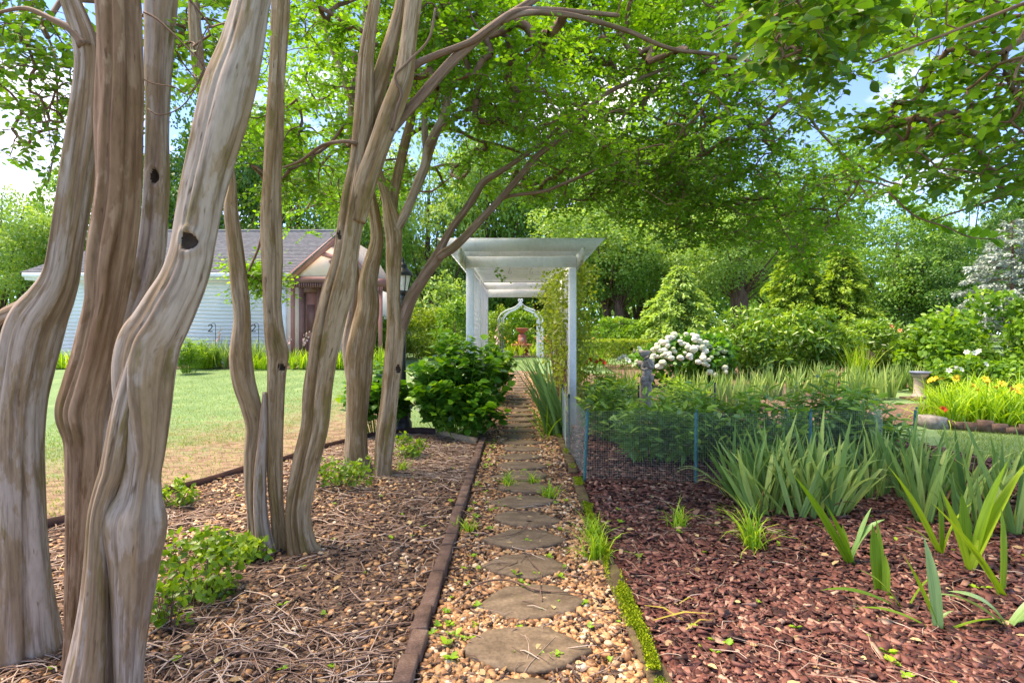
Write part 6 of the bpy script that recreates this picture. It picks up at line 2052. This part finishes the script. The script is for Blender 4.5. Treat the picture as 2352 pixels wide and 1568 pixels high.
for px, py in ((.665, 5.2), (1.68, 5.14), (2.78, 5.18), (3.84, 5.32), (.61, 6.5), (.64, 7.78), (1.78, 8.02), (2.92, 8.07)):
    front = py < 5.5
    h = .70 if front else .72
    lx_ = .03 if px < 1 and front else (.04 if px > 3.5 else .0)
    b0 = np.array([[px - (lx_ if px < 1 else 0), py - .012, -.03 + float(hgt(py))]])
    V, F = sticks(b0, b0 + np.array([[lx_, 0, h]]), .015, .015, 4)
    o = mesh('post', V, F, M['teal'] if front else M['green_post'], mf)
    Vn, Fn = join([box_vf(b0[0, 0] + lx_ * z_ / h - .008, b0[0, 0] + lx_ * z_ / h + .008, py - .034, py - .022, z_, z_ + .02) for z_ in np.arange(.08, .68, .075)])
    mesh('clips', Vn, Fn, M['teal'] if front else M['green_post'], o, kind='stuff')

# ------------------------------------------------------------------ house
HY = 18.5
hg = GH(HY)
ho = thing('house', 'white sided house with grey roof and a red brown and peach porch gable', 'house', (-11, HY, hg))
WX0, WX1 = X(95, HY), X(648, HY)
EZ = 1.4 + (769 - 646) / FPX * HY
box('wall', (WX0, WX1 + 2.2, HY + .04, HY + 6.5, hg - .1, EZ + .12), M['white_siding'], ho)
nb = 22
for k in range(nb):
    z0 = hg + (EZ - hg) * k / nb
    z1 = hg + (EZ - hg) * (k + 1) / nb + .012
    V = np.array([(x, y, z) for x in (WX0 - .02, WX1) for y, z in ((HY - .004, z0), (HY + .022, z1), (HY + .042, z1), (HY + .042, z0))])
    mesh('siding_board', V, np.array([(0, 1, 5, 4), (1, 2, 6, 5), (2, 3, 7, 6), (3, 0, 4, 7), (0, 3, 2, 1), (4, 5, 6, 7)]), M['white_siding'], ho)
box('corner_board', (WX1 + .003, WX1 + .16, HY - .03, HY + .05, hg - .05, EZ), M['white'], ho)
box('corner_board', (WX0 - .16, WX0 - .022, HY - .03, HY + .05, hg - .05, EZ), M['white'], ho)
EX0, EX1 = X(55, 18), X(668, 18)
box('fascia', (EX0, EX1, 18.02, 18.06, EZ + .0, EZ + .2), M['white'], ho)
box('gutter', (EX0 - .02, EX1, 17.92, 18.016, EZ + .09, EZ + .23), M['white'], ho, .02)
box('soffit', (EX0, EX1, 18.063, HY + .03, EZ + .003, EZ + .03), M['white'], ho)
RZ = 1.4 + 237 / FPX * 22
e0, rz0 = EZ + .235, RZ
rx0, rx1 = X(330, 22), X(806, 22)
RX1 = X(745, 18)
Vr = np.array([(EX0 - .1, 17.95, e0), (RX1, 17.95, e0), (rx1, 22.0, rz0), (rx0, 22.0, rz0), (EX0 - .1, 26, e0), (rx1 + .2, 26, e0)])
mesh('roof', Vr, [np.array([(0, 1, 2, 3), (3, 2, 5, 4)]), np.array([(0, 3, 4), (1, 5, 2)])], M['shingle'], ho)
ncr = 30                                                  # shingle courses
for k in range(ncr):
    f0, f1 = k / ncr, (k + 1) / ncr
    A_ = Vr[0] + (Vr[3] - Vr[0]) * f0
    B_ = Vr[1] + (Vr[2] - Vr[1]) * f0
    A2, B2 = Vr[0] + (Vr[3] - Vr[0]) * f1, Vr[1] + (Vr[2] - Vr[1]) * f1
    up = np.array([0, -.5, .85])
    V = np.array([A_ + up * .022, B_ + up * .022, B2 + up * .006, A2 + up * .006, A_ + up * .003, B_ + up * .003])
    mesh('shingle_course', V, np.array([(0, 1, 2, 3), (4, 5, 1, 0)]), M['shingle'], ho)
V, F = sticks(Vr[3:4] + [[0, 0, .03]], Vr[2:3] + [[0, 0, .03]], .06, .06, 6)
mesh('ridge_cap', V, F, M['shingle'], ho)
# porch gable
GY = 17.6
gx0, gx1, gpx = X(669, GY), X(832, GY), X(778, GY)
gz0, gz1 = 1.4 + (769 - 634) / FPX * GY, 1.4 + (769 - 546) / FPX * GY
mesh('gable_wall', np.array([(gx0, GY + .05, gz0), (gx1, GY + .05, gz0), (gpx, GY + .05, gz1), (gx0, GY + .15, gz0), (gx1, GY + .15, gz0), (gpx, GY + .15, gz1)]),
     [np.array([(0, 1, 2), (3, 5, 4)]), np.array([(0, 3, 4, 1), (1, 4, 5, 2), (2, 5, 3, 0)])], M['peach'], ho)


def plank(name, a, b, w, y0, y1, mat, parent=ho):
    a, b = np.array(a, float), np.array(b, float)
    t_ = (b - a) / np.linalg.norm(b - a)
    nn_ = np.array([-t_[1], t_[0]]) * w / 2
    q = [a - nn_, b - nn_, b + nn_, a + nn_]
    V = np.array([(p[0], y, p[1]) for y in (y0, y1) for p in q])
    return mesh(name, V, np.array([(0, 1, 2, 3), (7, 6, 5, 4), (0, 4, 5, 1), (1, 5, 6, 2), (2, 6, 7, 3), (3, 7, 4, 0)]), mat, parent)


plank('rake_board', (gx0 - .12, gz0 - .1), (gpx + .0, gz1 + .06), .22, GY - .02, GY + .045, M['trim_red'])
plank('rake_board', (gx1 + .12, gz0 - .1), (gpx - .0, gz1 + .06), .22, GY - .022, GY + .043, M['trim_red'])
zc = gz0 + .62 * (gz1 - gz0)
plank('gable_brace', (gx0 + .56 * (gpx - gx0), zc), (gpx + .42, zc - .34), .15, GY + .0, GY + .047, M['trim_red'])
plank('gable_brace', (gx1 - .56 * (gx1 - gpx), zc + .0), (gpx - .30, zc - .34), .13, GY + .005, GY + .046, M['trim_red'])
for s, gx in ((-1, gx0 - .2), (1, gx1 + .2)):
    V = np.array([(gx, GY - .1, gz0 - .12), (gpx, GY - .1, gz1 + .16), (gpx, GY + 4, gz1 + .16), (gx, GY + 4, gz0 - .12)])
    V = np.vstack([V, V + np.array([0, 0, -.04])])
    mesh('porch_roof', V, np.array([(0, 1, 2, 3), (7, 6, 5, 4), (0, 4, 5, 1), (1, 5, 6, 2), (2, 6, 7, 3), (3, 7, 4, 0)]), M['shingle'], ho)
box('porch_beam', (gx0 + .02, gx1 + .18, GY + .0, GY + .14, gz0 - .2, gz0 - .02), M['trim_brown'], ho)
n_ = 34
V, F = join([box_vf(gx0 + .08 + .075 * k, gx0 + .115 + .075 * k, GY + .01, GY + .12, gz0 - .36, gz0 - .203) for k in range(n_)])
mesh('valance', V, F, M['trim_brown'], ho, kind='stuff')
# porch wall with door
DW = HY - .02
dx0, dx1 = X(692, DW), X(729, DW)
dz1 = 1.4 + (769 - 664) / FPX * DW
px0 = WX1 + .17
box('porch_wall', (px0, dx0, DW, DW + .1, hg - .05, gz0 - .02), M['peach'], ho)
box('porch_wall', (dx1, gx1, DW, DW + .1, hg - .05, gz0 - .02), M['peach'], ho)
box('porch_wall', (dx0 + .002, dx1 - .002, DW + .002, DW + .098, dz1, gz0 - .02), M['peach'], ho)
box('corner_trim', (px0 + .14, px0 + .27, DW - .035, DW - .003, hg - .05, gz0 - .04), M['trim_red'], ho)
box('wall_trim', (dx1 + .0, dx1 + .13, DW - .04, DW - .003, hg - .05, gz0 - .04), M['trim_brown'], ho)
box('door_frame', (dx0 - .06, dx0 + .1, DW - .04, DW - .004, hg - .05, dz1 + .1), M['trim_brown'], ho)
box('door_frame', (dx0 + .103, dx1 - .003, DW - .04, DW - .004, dz1 - .12, dz1 + .1), M['trim_brown'], ho)
dr_ = box('door', (dx0 + .09, dx1, DW + .05, DW + .09, hg, dz1 - .1), M['trim_red'], ho)
for za, zb in ((.15, .9), (1.05, 2.0)):
    box('panel', (dx0 + .18, dx1 - .1, DW + .035, DW + .049, hg + za, hg + zb), M['trim_brown'], dr_)
# side canopy on the right with its post
cz1, cz0 = 1.4 + (769 - 640) / FPX * GY, 1.4 + (769 - 660) / FPX * GY
cx1 = X(884, GY)
box('canopy', (gx1 + .2, cx1, GY - .05, GY + 3.0, cz0 + .03, cz1), M['trim_brown'], ho)
V, F = join([box_vf(gx1 + .22 + .06 * k, gx1 + .25 + .06 * k, GY - .048, GY - .02, cz0 - .18, cz0 + .027) for k in range(int((cx1 - gx1 - .22) / .06))])
mesh('canopy_valance', V, F, M['trim_brown'], ho, kind='stuff')
box('porch_post', (X(868, GY) , X(876, GY), GY + .05, GY + .16, GH(GY) - .05, cz0 + .028), M['trim_red'], ho)
box('porch_post', (X(806, GY), X(813, GY), GY + .25, GY + .36, GH(GY) - .05, gz0 - .21), M['trim_brown'], ho)
for s in (-1, 1):
    a_ = np.linspace(0, 5, 16)
    q = P(815 + 4 * s, 660 + 8 * (s > 0), GY + .3)
    V, F = simple_tube([(q[0] + s * .08 * math.cos(t_) * (1 - t_ / 8), q[1], q[2] + .1 * math.sin(t_) * (1 - t_ / 8)) for t_ in a_], .012, 5, 30)
    mesh('scroll_bracket', V, F, M['black_iron'], ho, smooth=True)
V, F = lathe([(.0, 0), (.09, .0), (.11, .1), (.05, .14), (0, .15)], 12)
c_ = P(641, 650, HY - .2)
V = np.stack([c_[0] + V[:, 2] * 2, c_[1] - V[:, 0] * 0 + V[:, 1], c_[2] + V[:, 0]], -1)
mesh('flood_light', V, F, M['white'], ho, smooth=True)
box('wall_vent', (X(472, HY), X(500, HY), HY - .04, HY - .008, hg + .02, hg + .38), M['black_iron'], ho)
box('wall_vent', (X(578, HY), X(594, HY), HY - .04, HY - .008, hg + .02, hg + .34), M['black_iron'], ho)

# a neighbouring building far behind
nh_ = thing('outbuilding', 'small white sided building glimpsed beyond the porch and yellow hedge', 'building', (X(950, 38), 38, GH(38)))
nz0, nz1 = GH(38), 1.4 + (769 - 682) / FPX * 38
box('wall', (X(860, 38), X(1012, 38), 38.02, 42, nz0 - .1, nz1), M['white_siding'], nh_)
for k in range(14):
    z0 = nz0 + (nz1 - nz0) * k / 14
    box('siding_board', (X(860, 38), X(1012, 38), 37.98 + .0, 38.018, z0 + .015, nz0 + (nz1 - nz0) * (k + 1) / 14), M['white_siding'], nh_)
w_ = box('window', (X(882, 38), X(898, 38), 37.93, 37.975, 1.4 + (769 - 718) / FPX * 38, 1.4 + (769 - 696) / FPX * 38), M['white'], nh_)
box('pane', (X(884, 38), X(896, 38), 37.915, 37.928, 1.4 + (769 - 716) / FPX * 38, 1.4 + (769 - 698) / FPX * 38), M['window'], w_)
Vn = np.array([(X(850, 38), 37.6, nz1), (X(1022, 38), 37.6, nz1), (X(1022, 38), 40, nz1 + 1.3), (X(850, 38), 40, nz1 + 1.3), (X(850, 38), 42.4, nz1), (X(1022, 38), 42.4, nz1)])
mesh('roof', Vn, [np.array([(0, 1, 2, 3), (3, 2, 5, 4)]), np.array([(0, 3, 4), (1, 5, 2)])], M['shingle'], nh_)

# flower bed in front of the house
GB = 'perennials in the bed before the white siding'
for lab, px, d, mat, L, spread in (('grassy clump at the left end of the house bed beside the nearest trunk', 132, 17.0, 'daylily', .6, .4), ('tall strap leaves before the black wall vent left of the second crape myrtle', 510, 17.2, 'iris_far', .95, .25),
                                   ('feathery green clump in front of the white siding left of the black vent', 470, 17.0, 'daylily', .6, .5), ('strap leaves between the two slim stems of the second crape myrtle', 592, 17.1, 'iris_far', .9, .22),
                                   ('bright daylily clump right of the second slim stem before the white corner', 690, 17.0, 'daylily', .6, .45), ('bright daylily clump below the porch post', 775, 17.0, 'daylily', .6, .45), ('daylily clump just left of the third crape myrtle', 790, 16.9, 'daylily', .55, .5),
                                   ('pale daylily clump between the trunks of the third crape myrtle', 872, 16.9, 'daylily', .7, .35), ('low daylily clump at the foot of the white siding between trunks', 600, 16.8, 'daylily', .55, .5),
                                   ('green clump hidden behind the thick grey trunk by the siding', 350, 17.0, 'daylily', .6, .45)):
    strap_clump('border_plant', lab, 'plant', X(px, d), d, .42, 14, 12, L, .03, .9, spread, mat, GB)
leafy_plant('bushy_perennial', 'fine leaved bushy green perennial standing on the lawn edge before the house bed', 'plant', (X(432, 15.6), 15.6), (.45, .4, 1.0), 60, 34, .09, 'shrub', 861, SLIM_T)
leafy_plant('bushy_perennial', 'rounded green bush in the house bed behind the fine leaved perennial', 'plant', (X(462, 16.8), 16.8), (.7, .5, .85), 60, 34, .1, 'shrub', 862, SLIM_T)

# two shepherd hooks with black figure 2 ornaments
FIG2 = [(-.05, .09), (-.035, .13), (.01, .145), (.05, .115), (.045, .07), (.01, .02), (-.05, -.04), (-.055, -.05), (.06, -.05)]
for lab, px in (('shepherd hook with a black figure 2 before the white siding left of the slim stem', 487), ('shepherd hook with a black figure 2 between the two slim stems', 586)):
    d = 16.95
    b_ = np.array([X(px + 8, d), d, GH(d)])
    t = thing('shepherd_hook', lab, 'garden hook', b_, 'shepherd hooks in the house bed')
    tz = 1.4 + (769 - 742) / FPX * d
    a_ = np.linspace(0, math.pi * 1.1, 12)
    pts_ = [b_, (b_[0], d, tz - .08)] + [(b_[0] - .07 + .07 * math.cos(t_), d, tz - .07 + .07 * math.sin(t_)) for t_ in a_]
    V, F = simple_tube(pts_, .009, 6, 50)
    mesh('hook', V, F, M['black_iron'], t, smooth=True)
    V, F = simple_tube([(b_[0] - .15 + x_ * 1.1, d - .02, tz - .2 + z_ * 1.1) for x_, z_ in FIG2], .016, 6, 50)
    mesh('figure', V, F, M['black_iron'], t, smooth=True)
